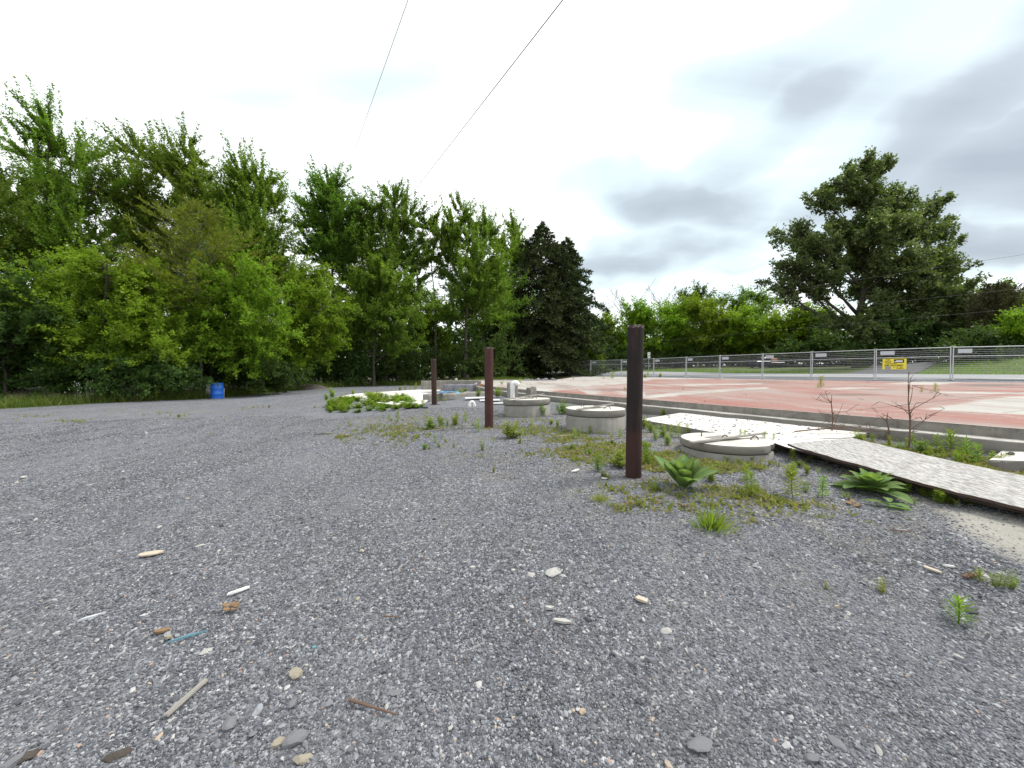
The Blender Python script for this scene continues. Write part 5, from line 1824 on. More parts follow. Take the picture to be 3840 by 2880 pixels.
# dirt mound and barrel
def mound():
    c = hit(1105, 1463)
    c = Vector((c.x, c.y + .9, 0))
    n = 40
    u, v = np.meshgrid(np.linspace(-1, 1, n), np.linspace(-1, 1, 22), indexing='ij')
    X, Y = c.x + u * 1.9, c.y + v * .9
    r = np.clip(1 - (u ** 2 + v ** 2), 0, 1)
    Z = hgt(X, Y) - .04 + r ** .7 * (.42 + .12 * vnoise(u * 5, v * 5, 4)) + .02 * vnoise(u * 30, v * 30, 6) * (r > .02)
    idx = np.arange(n * 22).reshape(n, 22)
    f = np.stack([idx[:-1, :-1], idx[1:, :-1], idx[1:, 1:], idx[:-1, 1:]], -1).reshape(-1, 4)
    base = np.array([c.x, c.y, h1(c.x, c.y)])
    o = link_mesh('dirt_mound', np_mesh('dirt_mound', np.stack([X, Y, Z], -1).reshape(-1, 3) - base, f, None, True), M_DIRT)
    o.location = base
    tag(o, 'low brown dirt mound at the edge of the wood', 'dirt mound')
mound()

def barrel():
    d = 20.4
    b = at(815, 1496, d)
    root = empty('barrel', (b.x, d, b.z))
    tag(root, 'bright blue ribbed plastic barrel with white boards behind it', 'barrel')
    Rb, H = .285, .85
    prof = [(0, 0), (.265, 0), (.28, .02), (Rb, .06)]
    for zc in (.27, .57):
        prof += [(Rb, zc - .03), (Rb + .014, zc - .012), (Rb + .014, zc + .012), (Rb, zc + .03)]
    prof += [(Rb, .80), (Rb + .01, .815), (Rb + .01, .838), (Rb - .01, .85), (Rb - .03, .85), (Rb - .035, .825), (0, .822)]
    drm = BM().lathe(prof, 44).build('drum', M_BLUE, root, True)
    BM().lathe([(.035, .822), (.035, .845), (.02, .848), (0, .848)], 12, (.14, .05, 0)).build('bung', M_BLUE, drm, True)
    o = BM().box((0, 0, .41), (.42, .03, .82), rx=R(-6), bevel=.004).build('white_board', M_WHITEBOARD)
    o.location = (b.x - .66, d + .26, b.z - .02)
    o.rotation_euler = (0, 0, R(-20))
    tag(o, 'tall white board leaning at the left behind the blue barrel', 'board')
    o = BM().box((0, 0, .29), (.30, .03, .58), rx=R(-8), bevel=.004).build('white_board', M_WHITEBOARD)
    o.location = (b.x - .05, d + .33, b.z - .02)
    o.rotation_euler = (0, 0, R(25))
    tag(o, 'short white board leaning at the right behind the blue barrel', 'board')
barrel()

# ------------------------------------------------------------------ overhead cables
def cable(pa, pb, sag, rad, mat, label, n=40):
    pa, pb = Vector(pa), Vector(pb)
    pts = [pa.lerp(pb, k / n) - Vector((0, 0, sag * 4 * (k / n) * (1 - k / n))) for k in range(n + 1)]
    o = BM().tube(pts, rad, 6).build('overhead_cable', mat)
    tag(o, label, 'cable')
def cable_px(u0, v0, d0, u1, v1, d1, ext, rad, mat, label, sag=0.0):
    a, b_ = at(u0, v0, d0), at(u1, v1, d1)
    e = b_ - a
    cable(a - e * ext, b_ + e * .15, sag, rad, mat, label)
cable_px(2110, 0, 13.0, 1525, 752, 40, .2, .017, M_CABLE, 'dark overhead cable descending behind the twin-tipped maple')
cable_px(1530, 0, 14.0, 1285, 690, 40, .2, .012, M_CABLE_L, 'thin pale overhead cable descending behind the tall dark maple')
cable_px(3900, 945, 26, 2950, 1090, 36, .3, .008, M_CABLE, 'upper roadside cable passing in front of the cottonwood')
cable_px(3900, 1075, 26, 2700, 1200, 40, .3, .008, M_CABLE, 'middle roadside cable passing in front of the cottonwood')
cable_px(3900, 1150, 26, 2350, 1290, 48, .3, .008, M_CABLE, 'lowest roadside cable crossing in front of the bright row')

# ------------------------------------------------------------------ small plants
def weed_mesh(name, kind, seed):
    rg = np.random.RandomState(seed)
    lines, P, D, Nn, Ln, Wd = [], [], [], [], [], []
    def stem(b, tip, r, k, ll, lw, start=.1, up=.5, whorl=1.0):
        b, tip = np.array(b, float), np.array(tip, float)
        mid = (b + tip) / 2 + rg.normal(0, .03, 3) * [1, 1, 0]
        pl = bez(b, mid, tip, 5)
        lines.append((pl, np.linspace(r, r * .4, 5)))
        for j in range(k):
            t = start + (1 - start) * (j + rg.uniform(0, 1)) / k
            p = np.array([np.interp(t, np.linspace(0, 1, 5), pl[:, i]) for i in range(3)])
            az = j * 2.4 + rg.uniform(-.4, .4)
            el = up * (.35 + .9 * t)
            d = np.array([math.cos(az), math.sin(az), el])
            d /= np.linalg.norm(d)
            P.append(p)
            D.append(d)
            Nn.append(unit(np.array([-d[0] * .5, -d[1] * .5, 1]) + rg.normal(0, .25, 3)))
            s = rg.uniform(.75, 1.2) * (1.1 - .35 * t)
            Ln.append(ll * s)
            Wd.append(lw * s)
    if kind == 'upright':            # a single stem ringed with narrow leaves
        stem((0, 0, -.02), rg.normal(0, .05, 3) * [1, 1, 0] + [0, 0, .85], .016, 46, .34, .075, .08, .75)
    elif kind == 'multi':            # several leafy stems from one root
        for k in range(6):
            a = rg.uniform(0, 6.28)
            r = rg.uniform(.05, .38)
            stem((math.cos(a) * r * .3, math.sin(a) * r * .3, -.02), (math.cos(a) * r, math.sin(a) * r, rg.uniform(.55, .95)), .013, 26, .27, .08, .1, .6)
    elif kind == 'bushy':            # rounded leafy clump
        for k in range(16):
            a = rg.uniform(0, 6.28)
            r = rg.uniform(.1, .62)
            stem((math.cos(a) * r * .3, math.sin(a) * r * .3, -.02), (math.cos(a) * r, math.sin(a) * r, rg.uniform(.35, .9) * (1.1 - r * .6)), .011, 17, .22, .11, .2, .4)
    elif kind == 'spiky':            # dense rosette of long narrow leaves round a short stem
        stem((0, 0, -.02), (.02, 0, .7), .022, 64, .46, .05, .12, .9)
    elif kind == 'feathery':         # fine, thin leaved
        for k in range(8):
            a = rg.uniform(0, 6.28)
            r = rg.uniform(.05, .4)
            stem((math.cos(a) * r * .4, math.sin(a) * r * .4, -.02), (math.cos(a) * r, math.sin(a) * r, rg.uniform(.5, .95)), .008, 34, .15, .03, .1, .6)
    elif kind == 'sprig':
        for k in range(3):
            a = rg.uniform(0, 6.28)
            stem((0, 0, -.02), (math.cos(a) * .2, math.sin(a) * .2, rg.uniform(.4, .9)), .014, 9, .30, .10, .2, .5)
    elif kind == 'tuft':             # grass clump
        for k in range(150):
            a = rg.uniform(0, 6.28)
            r = abs(rg.normal(0, .28))
            b = np.array([math.cos(a) * r * .7, math.sin(a) * r * .7, -.02])
            d = unit(np.array([math.cos(a) * (.25 + r * 1.4), math.sin(a) * (.25 + r * 1.4), 1]) + rg.normal(0, .22, 3))
            P.append(b)
            D.append(d)
            Nn.append(unit(rg.normal(0, 1, 3)))
            Ln.append(rg.uniform(.35, .95) * (1 - .4 * min(r, 1)))
            Wd.append(.030)
        for k in range(5):
            stem((rg.normal(0, .08), rg.normal(0, .08), 0), (rg.normal(0, .22), rg.normal(0, .22), rg.uniform(.8, 1.15)), .010, 3, .1, .02, .7)
    P, D, Nn = np.array(P), unit(np.array(D)), unit(np.array(Nn))
    V, Fc = leaf_arrays(P, D, Nn, np.array(Ln), np.array(Wd), .12, .12)
    var = np.repeat(rg.uniform(0, 1, len(P)), 4)
    leaf = np_mesh(name + '_leaves', V, Fc, {'var': var})
    V, Fc = tube_arrays(lines, 4) if lines else (np.zeros((4, 3)), np.array([[0, 1, 2, 3]]))
    stm = np_mesh(name + '_stems', V, Fc, {'var': np.full(len(V), .4)})
    return leaf, stm
WEEDS = {}
for k, kd in enumerate(('upright', 'multi', 'bushy', 'spiky', 'feathery', 'sprig', 'tuft')):
    WEEDS[kd] = [weed_mesh(kd, kd, 600 + k * 10 + j) for j in range(3)]
for kd, vs in WEEDS.items():
    for lf, st in vs:
        lf.materials.append(ML_WEED)
        st.materials.append(ML_WEED)

wrg = random.Random(99)
KINDW = {'upright': 'upright single-stemmed green weed', 'multi': 'several-stemmed green weed', 'bushy': 'bushy green weed', 'spiky': 'spiky green weed',
         'feathery': 'feathery fine-leaved weed', 'sprig': 'tiny weed sprig', 'tuft': 'grassy tuft'}
MARKS = [((.94, 3.02), 'the black bollard'), ((-.36, 5.7), 'the reddish bollard'), ((-1.83, 9.45), 'the tilted bollard'), ((2.15, 3.86), 'the nearest low lid'), ((1.2, 5.55), 'the pale lid with tall riser'),
         ((.28, 7.1), 'the lid with the vent pipe'), ((-.9, 12), 'the low kerb'), ((2.9, 3.0), 'the spreading mullein'), ((1.4, 3.2), 'the upright mullein'), ((3.0, 6.6), 'the landing corner'), ((-2.2, 6.2), 'the open yard left of the reddish bollard'),
         ((-3.2, 8.0), 'the black roofing strip')]
def weed_words(kind, p):
    m_ = min(MARKS, key=lambda q: (q[0][0] - p.x) ** 2 + (q[0][1] - p.y) ** 2)[1]
    w_ = KINDW[kind] + ' in gravel beside ' + m_
    return w_, 'weeds: ' + w_
G1, G3, G4, G7 = 'weeds among the tank lids and bollards', 'weeds along the footing of the red floor', 'weeds at the front of the bleached landing', 'sparse low weeds out on the open gravel'
def weed(u, v, hpx, kind, label, group, pos=None, mat=None, name='weed', cat='weed', wide=1.0):
    p = pos or hit(u, v)
    d = p.y
    if group == G1:
        label, group = weed_words(kind, p)
    elif group in (G3, G4, G7):
        label = KINDW[kind] + {G3: ' along the footing of the red floor', G4: ' at the front edge of the bleached landing', G7: ' on the open gravel towards the barrel'}[group]
        group = 'weeds: ' + label
    h = hpx * d / F * 1.18
    o = empty(name, p, wrg.uniform(0, 6.28))
    o.scale = (h * wide, h * wide, h)
    tag(o, label, cat, group)
    lf, st = WEEDS[kind][wrg.randrange(3)]
    for nm, me in (('foliage', lf), ('stem', st)):
        if nm == 'stem' and kind == 'tuft' and len(me.vertices) < 8:
            continue
        c = bpy.data.objects.new(nm, me)
        COL.objects.link(c)
        c.parent = o
        if mat is not None:
            c.material_slots[0].link = 'OBJECT'
            c.material_slots[0].material = mat
    return o

G1, L1 = 'weeds among the tank lids and bollards', 'small leafy green weed in gravel among the tank lids and bollards'
for u, v, h, kd in [(1916, 1643, 66, 'bushy'), (1613, 1607, 44, 'bushy'), (1658, 1597, 38, 'multi'), (1708, 1597, 46, 'multi'), (1744, 1584, 36, 'upright'), (1794, 1620, 42, 'upright'),
                    (1934, 1557, 30, 'multi'), (2027, 1561, 44, 'multi'), (2108, 1552, 50, 'bushy'), (1993, 1607, 34, 'upright'), (2067, 1593, 24, 'multi'), (2151, 1647, 40, 'upright'),
                    (2173, 1638, 32, 'upright'), (2212, 1628, 28, 'upright'), (2246, 1631, 18, 'sprig'), (2325, 1645, 34, 'upright'), (2268, 1797, 34, 'bushy'), (2322, 1751, 66, 'bushy'),
                    (2241, 1769, 72, 'feathery'), (2290, 1640, 14, 'sprig'), (2426, 1742, 74, 'feathery'), (2452, 1845, 60, 'feathery'), (2667, 1808, 54, 'multi'), (2817, 1864, 92, 'upright'),
                    (2800, 1800, 60, 'upright'), (2973, 1868, 104, 'upright'), (2960, 1791, 54, 'multi'), (3025, 1842, 44, 'feathery'), (3083, 1868, 76, 'upright'), (3168, 1868, 34, 'sprig'),
                    (2628, 1892, 44, 'sprig'), (2725, 1731, 30, 'sprig'), (2766, 1738, 28, 'sprig'), (2823, 1731, 26, 'multi'), (2862, 1726, 22, 'sprig'), (2340, 1498, 44, 'feathery'),
                    (1790, 1490, 30, 'multi'), (1880, 1474, 40, 'upright'), (1868, 1490, 40, 'multi'), (1835, 1482, 36, 'upright'), (2452, 1545, 36, 'bushy'), (2490, 1560, 26, 'multi'),
                    (1640, 1512, 26, 'upright'), (1665, 1510, 22, 'sprig'), (1740, 1478, 26, 'bushy'), (1720, 1480, 22, 'bushy'), (1960, 1475, 30, 'bushy'), (1985, 1474, 34, 'bushy'), (1950, 1466, 42, 'upright'),
                    (1600, 1570, 30, 'sprig'), (1560, 1590, 24, 'sprig'), (1490, 1585, 20, 'sprig'), (1460, 1580, 28, 'upright'), (1490, 1575, 34, 'upright'), (1630, 1660, 28, 'upright'), (1700, 1680, 22, 'feathery'),
                    (1810, 1690, 40, 'feathery'), (1850, 1660, 22, 'sprig'), (1480, 1640, 22, 'sprig'), (1560, 1640, 20, 'sprig'), (1300, 1660, 18, 'sprig'), (1270, 1610, 20, 'sprig'), (1310, 1600, 22, 'sprig'), (2420, 1690, 40, 'multi')]:
    weed(u, v, h, kd, L1, G1, mat=(ML_CLOVER if wrg.random() < .4 else None))
# scattered tiny sprigs in the same weedy ground
for k in range(60):
    if k < 34:
        u, v = wrg.uniform(1450, 2320), wrg.uniform(1575, 1720)
    else:
        u, v = wrg.uniform(2400, 3250), wrg.uniform(1720, 1900)
    weed(u, v, wrg.uniform(10, 26), wrg.choice(['sprig', 'feathery', 'multi']), L1, G1, mat=wrg.choice([None, ML_WEED_Y, ML_WEED_Y, ML_CLOVER]))
G2, L2 = 'weeds along the plywood edge', 'small green weed growing out from under the plywood edge'
for u, v, h, kd in [(3441, 1848, 40, 'multi'), (3480, 1890, 28, 'sprig'), (3565, 1884, 56, 'multi'), (3600, 1884, 40, 'bushy'), (3690, 1892, 50, 'multi'), (3741, 1905, 46, 'spiky'), (3420, 1830, 30, 'bushy'), (3520, 1862, 36, 'bushy'),
                    (3005, 1768, 34, 'multi'), (3070, 1780, 38, 'multi'), (3110, 1780, 30, 'sprig'), (3010, 1730, 44, 'upright'), (3640, 1900, 30, 'sprig'), (3040, 1750, 26, 'bushy')]:
    q_ = hit(u, v)
    q_.x -= .09
    weed(u, v, h, kd, L2, G2, pos=q_)
G3, L3 = 'weeds along the footing of the red floor', 'leafy green weed growing along the footing of the red floor'
for k in range(34):
    t = wrg.uniform(0, 1)
    u = 3215 + t * 560
    v = 1662 + t * 85 + wrg.uniform(-14, 16)
    weed(u, v, wrg.uniform(22, 46), wrg.choice(['multi', 'feathery', 'feathery', 'upright']), L3, G3, mat=wrg.choice([None, None, ML_CLOVER, ML_WEED_Y]))
for u, v, h, kd in [(3565, 1690, 84, 'spiky'), (3623, 1722, 80, 'spiky'), (3669, 1735, 66, 'upright'), (3510, 1700, 66, 'upright'), (3454, 1700, 54, 'multi'), (3420, 1680, 50, 'upright'), (3590, 1740, 50, 'spiky')]:
    weed(u, v, h, kd, L3, G3, mat=ML_CLOVER)
G4, L4 = 'weeds at the front of the bleached landing', 'green weed standing at the front edge of the bleached landing'
for u, v, h, kd in [(2413, 1606, 44, 'multi'), (2440, 1620, 36, 'multi'), (2485, 1638, 46, 'multi'), (2515, 1640, 44, 'upright'), (2543, 1640, 50, 'upright'), (2576, 1628, 36, 'upright'), (2460, 1650, 50, 'feathery'), (2500, 1668, 40, 'multi')]:
    weed(u, v, h, kd, L4, G4)
for u, v, h, kd in [(2777, 1634, 26, 'spiky'), (2792, 1634, 24, 'spiky'), (2866, 1645, 28, 'spiky'), (2901, 1650, 22, 'spiky')]:
    weed(u, v, h, kd, 'tiny spiky weed sprouting between nearest lid and landing', 'spiky sprouts between lid and landing', pos=on(u, v, PADZ))
G5, L5 = 'weeds sprouting from cracks in the red floor', 'small weed sprouting from a crack in the red floor'
for u, v, h, kd in [(3078, 1456, 42, 'upright'), (3068, 1457, 18, 'sprig'), (3455, 1472, 20, 'upright'), (3510, 1472, 32, 'upright'), (3490, 1474, 10, 'sprig'), (2296, 1421, 24, 'upright'), (2262, 1422, 12, 'sprig'),
                    (2430, 1416, 22, 'upright'), (2420, 1417, 16, 'multi'), (2475, 1416, 18, 'multi'), (2150, 1424, 14, 'sprig'), (2775, 1413, 12, 'sprig')]:
    weed(u, v, h, kd, L5, G5, pos=on(u, v, SLAB_Z), mat=wrg.choice([None, ML_WEED_Y]))
G6, L6 = 'plants of the bright green clover patch', 'bright green leafy plant in the patch before the concrete walk'
for k in range(95):
    t = wrg.uniform(0, 1)
    u = 1225 + t * 360
    top_ = np.interp(u, [1225, 1300, 1400, 1500, 1585], [1530, 1492, 1490, 1494, 1528])
    bot_ = np.interp(u, [1225, 1300, 1400, 1500, 1585], [1550, 1552, 1548, 1538, 1530])
    v = wrg.uniform(top_, bot_)
    h = wrg.uniform(13, 24) * (1.35 if v < (top_ + bot_) / 2 else 1)
    weed(u, v, h, wrg.choice(['bushy', 'bushy', 'bushy', 'multi', 'upright']), L6, G6, mat=wrg.choice([ML_CLOVER, ML_CLOVER, None]), wide=wrg.uniform(1.4, 2.0))
G7, L7 = 'sparse low weeds out on the open gravel', 'low sparse weed on the open gravel towards the barrel'
for u, v, h in [(600, 1556, 16), (640, 1560, 12), (672, 1565, 14), (690, 1560, 16), (230, 1575, 8), (280, 1578, 10), (310, 1580, 8), (950, 1530, 10), (985, 1528, 12), (1010, 1530, 12), (950, 1560, 10), (840, 1575, 10),
                (1225, 1500, 26), (1248, 1490, 34), (1300, 1483, 16), (1325, 1482, 22), (1270, 1520, 16), (1500, 1466, 18), (1520, 1465, 20), (1540, 1463, 18), (1555, 1465, 18), (1560, 1460, 22), (1180, 1530, 10), (1130, 1540, 10), (790, 1630, 12)]:
    weed(u, v, h, wrg.choice(['sprig', 'multi', 'upright']), L7, G7, mat=wrg.choice([None, ML_WEED_Y]))
weed(3592, 2344, 118, 'spiky', 'bright spiky seedling alone in the near gravel', None, mat=ML_CLOVER)
weed(3673, 2185, 56, 'spiky', 'small light green seedling beside the pine cone', None)
weed(3740, 2200, 74, 'feathery', 'pale feathery weed beside the pine cone seedling', None)
weed(3790, 2205, 60, 'feathery', 'second pale feathery weed next to its twin, close to the dusty pad', None)
weed(3307, 2226, 58, 'feathery', 'thin wispy weed alone in gravel below the pale board scrap', None, mat=ML_WEED_Y)
weed(3100, 2214, 32, 'feathery', 'tiny olive weed in the near gravel', None, mat=ML_WEED_Y)
weed(2660, 1985, 104, 'tuft', 'grass tuft with dark seed stalks in the gravel below the mullein', None, name='grass_tuft', cat='grass tuft')
weed(2690, 1985, 60, 'tuft', 'low side tuft of the seed stalk grass clump', None, name='grass_tuft', cat='grass tuft', wide=1.6)
weed(2250, 1880, 40, 'tuft', 'withered olive grass tuft in gravel below the black bollard', None, mat=ML_WEED_Y, name='grass_tuft', cat='grass tuft', wide=1.5)
weed(1850, 1772, 26, 'feathery', 'withered brownish weed tuft in the open gravel below the red bollard', None, mat=ML_WEED_Y)

# low dry moss and creeping weeds that carpet the ground round the lids
def ground_cover():
    rg = np.random.RandomState(611)
    pts = []
    for u, v, su, sv, n in [(2040, 1640, 200, 30, 3200), (1720, 1610, 140, 26, 2400), (2200, 1690, 100, 30, 1500), (2330, 1880, 60, 30, 700), (2600, 1760, 160, 24, 1400), (2900, 1740, 120, 20, 1100), (2760, 1810, 160, 30, 900),
                            (2460, 1700, 60, 40, 1200), (3400, 1690, 160, 18, 2600), (3620, 1760, 110, 14, 1600), (1400, 1610, 120, 20, 700), (3000, 1850, 120, 30, 900), (640, 1560, 60, 8, 260), (270, 1578, 60, 4, 220), (975, 1530, 40, 4, 220), (1260, 1640, 40, 5, 240), (3550, 1880, 110, 14, 700), (80, 1565, 70, 5, 260), (2350, 1950, 120, 60, 300), (2700, 1900, 260, 40, 500)]:
        k = 0
        while k < n:
            uu, vv = rg.normal(u, su), rg.normal(v, sv)
            k += 1
            if vv < 1500 or uu < -200:
                continue
            pts.append((uu, vv))
    pts = np.array(pts)
    # vectorised terrain hit
    z = np.full(len(pts), .25)
    cp, sp = math.cos(PITCH), math.sin(PITCH)
    x = (pts[:, 0] - CX) / F
    y = -(pts[:, 1] - CY) / F
    dx, dy, dz = x, cp + y * sp, -sp + y * cp
    for _ in range(12):
        t = (z - CAMZ) / dz
        z = .5 * z + .5 * hgt(dx * t, dy * t)
    t = (z - CAMZ) / dz
    C = np.stack([dx * t, dy * t, z], -1)
    # clumps
    cl = vnoise(C[:, 0] * 4, C[:, 1] * 4, 21)
    C = C[cl > .12]
    n = len(C)
    C = C[rg.uniform(0, 1, len(C)) < .36]
    n = len(C)
    per = 5
    P = np.repeat(C, per, 0) + rg.normal(0, .02, (n * per, 3)) * [1, 1, .1]
    D = unit(rg.normal(0, .9, (n * per, 3)) * [1, 1, .3] + [0, 0, .7])
    Nn = unit(rg.normal(0, .6, (n * per, 3)) + [0, 0, 1])
    Ln = rg.uniform(.015, .06, n * per)
    V, Fc = leaf_arrays(P, D, Nn, Ln, Ln * .35, .1)
    o = link_mesh('ground_cover', np_mesh('ground_cover', V, Fc, {'var': np.repeat(np.repeat(rg.uniform(0, 1, n), per), 4)}), ML_COVER)
    tag(o, 'olive and straw coloured moss and creeping weeds carpeting the gravel', 'ground cover', kind='stuff')
ML_COVER = mat_leaf('dry_moss_leaf', (.15, .185, .04), (.25, .24, .09), (.30, .22, .14), .45)
ground_cover()

# ------------------------------------------------------------------ mullein rosettes with large single leaves
def big_leaf(seed, L_, W_, curl):
    rg = np.random.RandomState(seed)
    n, m_ = 8, 5
    t = np.linspace(0, 1, n)
    wv = W_ * np.sin(np.pi * np.clip(t * .93 + .05, 0, 1)) ** .62
    V = np.zeros((n, m_, 3))
    for j, s in enumerate(np.linspace(-1, 1, m_)):
        V[:, j, 0] = L_ * (t - .12 * curl * t * t)
        V[:, j, 1] = s * wv / 2
        V[:, j, 2] = .14 * wv * abs(s) ** 1.5 - curl * L_ * t ** 2.3 * .5 + .012 * np.sin(t * 14 + s * 2 + seed) * L_ * abs(s)
    idx = np.arange(n * m_).reshape(n, m_)
    f = np.stack([idx[:-1, :-1], idx[1:, :-1], idx[1:, 1:], idx[:-1, 1:]], -1).reshape(-1, 4)
    var = np.tile(np.array([.3, .45, .95, .45, .3]), n)
    me = np_mesh('leaf', V.reshape(-1, 3), f, {'var': var}, True)
    me.materials.append(ML_MULLEIN)
    return me
LEAFS = [big_leaf(k, 1.0, .44 + .04 * k, .12 + .2 * k) for k in range(4)]
def mullein(p, size, n, el0, el1, label, seed, low=()):
    rg = random.Random(seed)
    root = empty('mullein', p)
    tag(root, label, 'mullein plant')
    for k in range(n):
        t = k / (n - 1)
        az = k * 2.4 + rg.uniform(-.2, .2)
        el = el0 + (el1 - el0) * t ** .8
        o = bpy.data.objects.new('leaf', LEAFS[rg.randrange(4)])
        COL.objects.link(o)
        o.parent = root
        s = size * (1.05 - .5 * t) * rg.uniform(.85, 1.1)
        o.scale = (s, s * rg.uniform(.9, 1.15), s)
        o.location = (0, 0, .012 + .10 * size * t * 2)
        o.rotation_euler = (rg.uniform(-.15, .15), -R(el), az)
    return root
mullein(hit(2562, 1836), .275, 18, 38, 86, 'upright mullein with broad woolly leaves before the nearest lid', 3)
mullein(hit(3268, 1850), .25, 22, 6, 62, 'spreading mullein rosette beside the plywood edge', 4)
mullein(hit(3335, 1908), .16, 4, 3, 20, 'small flat mullein leaves lying below the spreading rosette', 8)

# ------------------------------------------------------------------ dead twigs at the footing
def dead_shrub(p, H, seed, label, n=9, flat=False):
    rg = np.random.RandomState(seed)
    root = empty('dead_shrub', p)
    tag(root, label, 'dead shrub')
    st, tw = [], []
    main = np.array([[0, 0, -.03], [.01 * H, 0, H * .4], [.0, .02, H * .75], [-.03 * H, 0, H]])
    if flat:
        main = np.array([[0, 0, .02], [H * .35, .02, .05], [H * .7, -.03, .03], [H, 0, .06]])
    st.append((main, [.008, .007, .005, .002]))
    for k in range(n):
        t = rg.uniform(.15, .85)
        q = np.array([np.interp(t, [0, .4, .75, 1], main[:, i]) for i in range(3)])
        az = rg.uniform(0, 6.28)
        ln = H * rg.uniform(.2, .5)
        d = np.array([math.cos(az), math.sin(az) * .5, rg.uniform(.15, .9) if not flat else rg.uniform(0, .35)])
        tip = q + unit(d[None])[0] * ln
        br = bez(q, (q + tip) / 2 + rg.normal(0, .06, 3) * ln, tip, 5)
        tw.append((br, np.linspace(.004, .0015, 5)))
        for j in range(2):
            a = br[rg.randint(2, 5)]
            tw.append((np.stack([a, a + rg.normal(0, .1, 3) * H * .8 + [0, 0, .04 * H]]), [.003, .0015]))
    for nm, ls in (('stem', st), ('twigs', tw)):
        V, Fc = tube_arrays(ls, 5)
        link_mesh(nm, np_mesh(nm, V, Fc), M_DEADTWIG, root)
sp_ = hit(3408, 1690)
dead_shrub(sp_, (1690 - 1440) * sp_.y / F, 3, 'bare brown dead sapling standing in front of the red floor', 12)
q = on(2980, 1625, PADZ)
dead_shrub(q, .95, 4, 'fallen bare branch lying across the bleached landing', 10, True)
q = on(3120, 1615, PADZ)
dead_shrub(q, .42, 6, 'small bare twig shrub leaning on the floor edge', 7)
q = hit(3330, 1650)
dead_shrub(q, .3, 9, 'thin dry stalk against the footing beside the bare sapling', 5)

# ------------------------------------------------------------------ loose things on the gravel
def rock(u, v, wpx, label, mat, seed, flat=.4, ratio=.6, rot=None, group=None, name='rock', cat='rock', sink=.55):
    p = hit(u, v)
    s = wpx * p.length / F / 2 if False else wpx * math.hypot(p.x, p.y, CAMZ - p.z) / F / 2
    s *= .62
    rg = random.Random(seed)
    b = bmesh.new()
    bmesh.ops.create_icosphere(b, subdivisions=2, radius=1.0)
    planes = [Vector((rg.uniform(-1, 1), rg.uniform(-1, 1), rg.uniform(-.4, 1))).normalized() for _ in range(9)]
    for vv in b.verts:
        for n in planes:
            d = vv.co.dot(n)
            lim = .62
            if d > lim:
                vv.co -= n * (d - lim)
        vv.co *= 1 + rg.uniform(-.04, .04)
    me = bpy.data.meshes.new(name)
    b.to_mesh(me)
    b.free()
    o = link_mesh(name, me, mat)
    o.scale = (s * 1.35, s * 1.35 * ratio, s * flat * 1.3)
    o.rotation_euler = (rg.uniform(-.12, .12), rg.uniform(-.12, .12), rot if rot is not None else rg.uniform(0, 3.1))
    o.location = p + Vector((0, 0, s * flat * (1 - sink) * .6))
    tag(o, label, cat, group)
    return o
rock(2075, 2145, 110, 'broad cracked pale limestone slab sunk in the gravel', M_ROCK, 1, .16, .7, .3)
rock(1990, 2155, 60, 'smaller pale fragment broken off the sunk limestone slab', M_ROCK, 2, .22, .6)
rock(2495, 2366, 56, 'white angular rock on the gravel', M_ROCK, 3, .4, .6, .1)
rock(2368, 2484, 46, 'mid grey angular rock standing proud of the gravel', M_ROCK_GREY, 4, .6, .7)
rock(3180, 2302, 46, 'rounded white pebble beside a smaller white pebble', M_ROCK, 5, .3, .7)
rock(3243, 2306, 30, 'smaller white pebble beside the rounded one', M_ROCK, 6, .3, .6)
rock(1095, 2785, 90, 'large grey limestone rock next to tan stones', M_ROCK_GREY, 7, .5, .6, .5)
rock(1040, 2790, 50, 'pale tan stone touching the large grey limestone rock', M_ROCK_TAN, 8, .5, .7)
rock(1135, 2852, 60, 'yellowish tan stone close to the large grey rock', M_ROCK_TAN, 9, .5, .7)
rock(865, 2712, 56, 'grey cubic rock between grey lath and tan stones', M_ROCK_GREY, 10, .6, .8)
rock(1095, 2645, 46, 'grey rock beside the crumbly pale limestone patch', M_ROCK_GREY, 11, .5, .7)
rock(1110, 2530, 70, 'crumbly pale limestone lump with dry grass', M_ROCK_TAN, 12, .35, .7)
rock(70, 2850, 80, 'long pale grey rock by a dark clod', M_ROCK_GREY, 13, .35, .5, .9)
rock(110, 2835, 56, 'dark earthy clod beside the long pale rock', M_DIRT, 14, .5, .7, cat='clod', name='soil_clod')
rock(455, 2830, 80, 'dark flattened soil clod in the near gravel', M_DIRT, 15, .3, .5, .4, cat='clod', name='soil_clod')
rock(3620, 2290, 60, 'dark slate piece beside the bright spiky seedling', M_ROCK_DARK, 16, .3, .5, -.4)
rock(2490, 2030, 60, 'dark slate chip in gravel below the mullein', M_ROCK_DARK, 17, .2, .5, 0)
rock(3140, 2790, 70, 'flat light grey limestone piece near a dark rock', M_ROCK_GREY, 18, .2, .5, 1.9)
rock(3040, 2850, 56, 'dark grey standing rock near the flat light piece', M_ROCK_GREY, 19, .6, .6)
rock(3415, 2470, 48, 'light grey flat stone in the right gravel', M_ROCK_GREY, 20, .3, .6)
rock(3520, 2480, 60, 'elongated pale grey stone in the right gravel', M_ROCK_GREY, 21, .2, .35, -.5)
rock(2630, 2785, 110, 'wide pale grey stone barely above the gravel', M_ROCK_GREY, 22, .15, .6, .2)
rock(1480, 2595, 60, 'smooth flat grey stone next to the dark stick', M_ROCK_GREY, 23, .12, .6)
rock(780, 2440, 50, 'pale flaky stone near the blue plastic strip', M_ROCK, 24, .25, .7)
rock(455, 2455, 46, 'pale flat stone near the brown shell-like chip', M_ROCK, 25, .2, .5)
rock(1800, 2060, 30, 'small white stone alone in mid gravel', M_ROCK, 26, .3, .6)
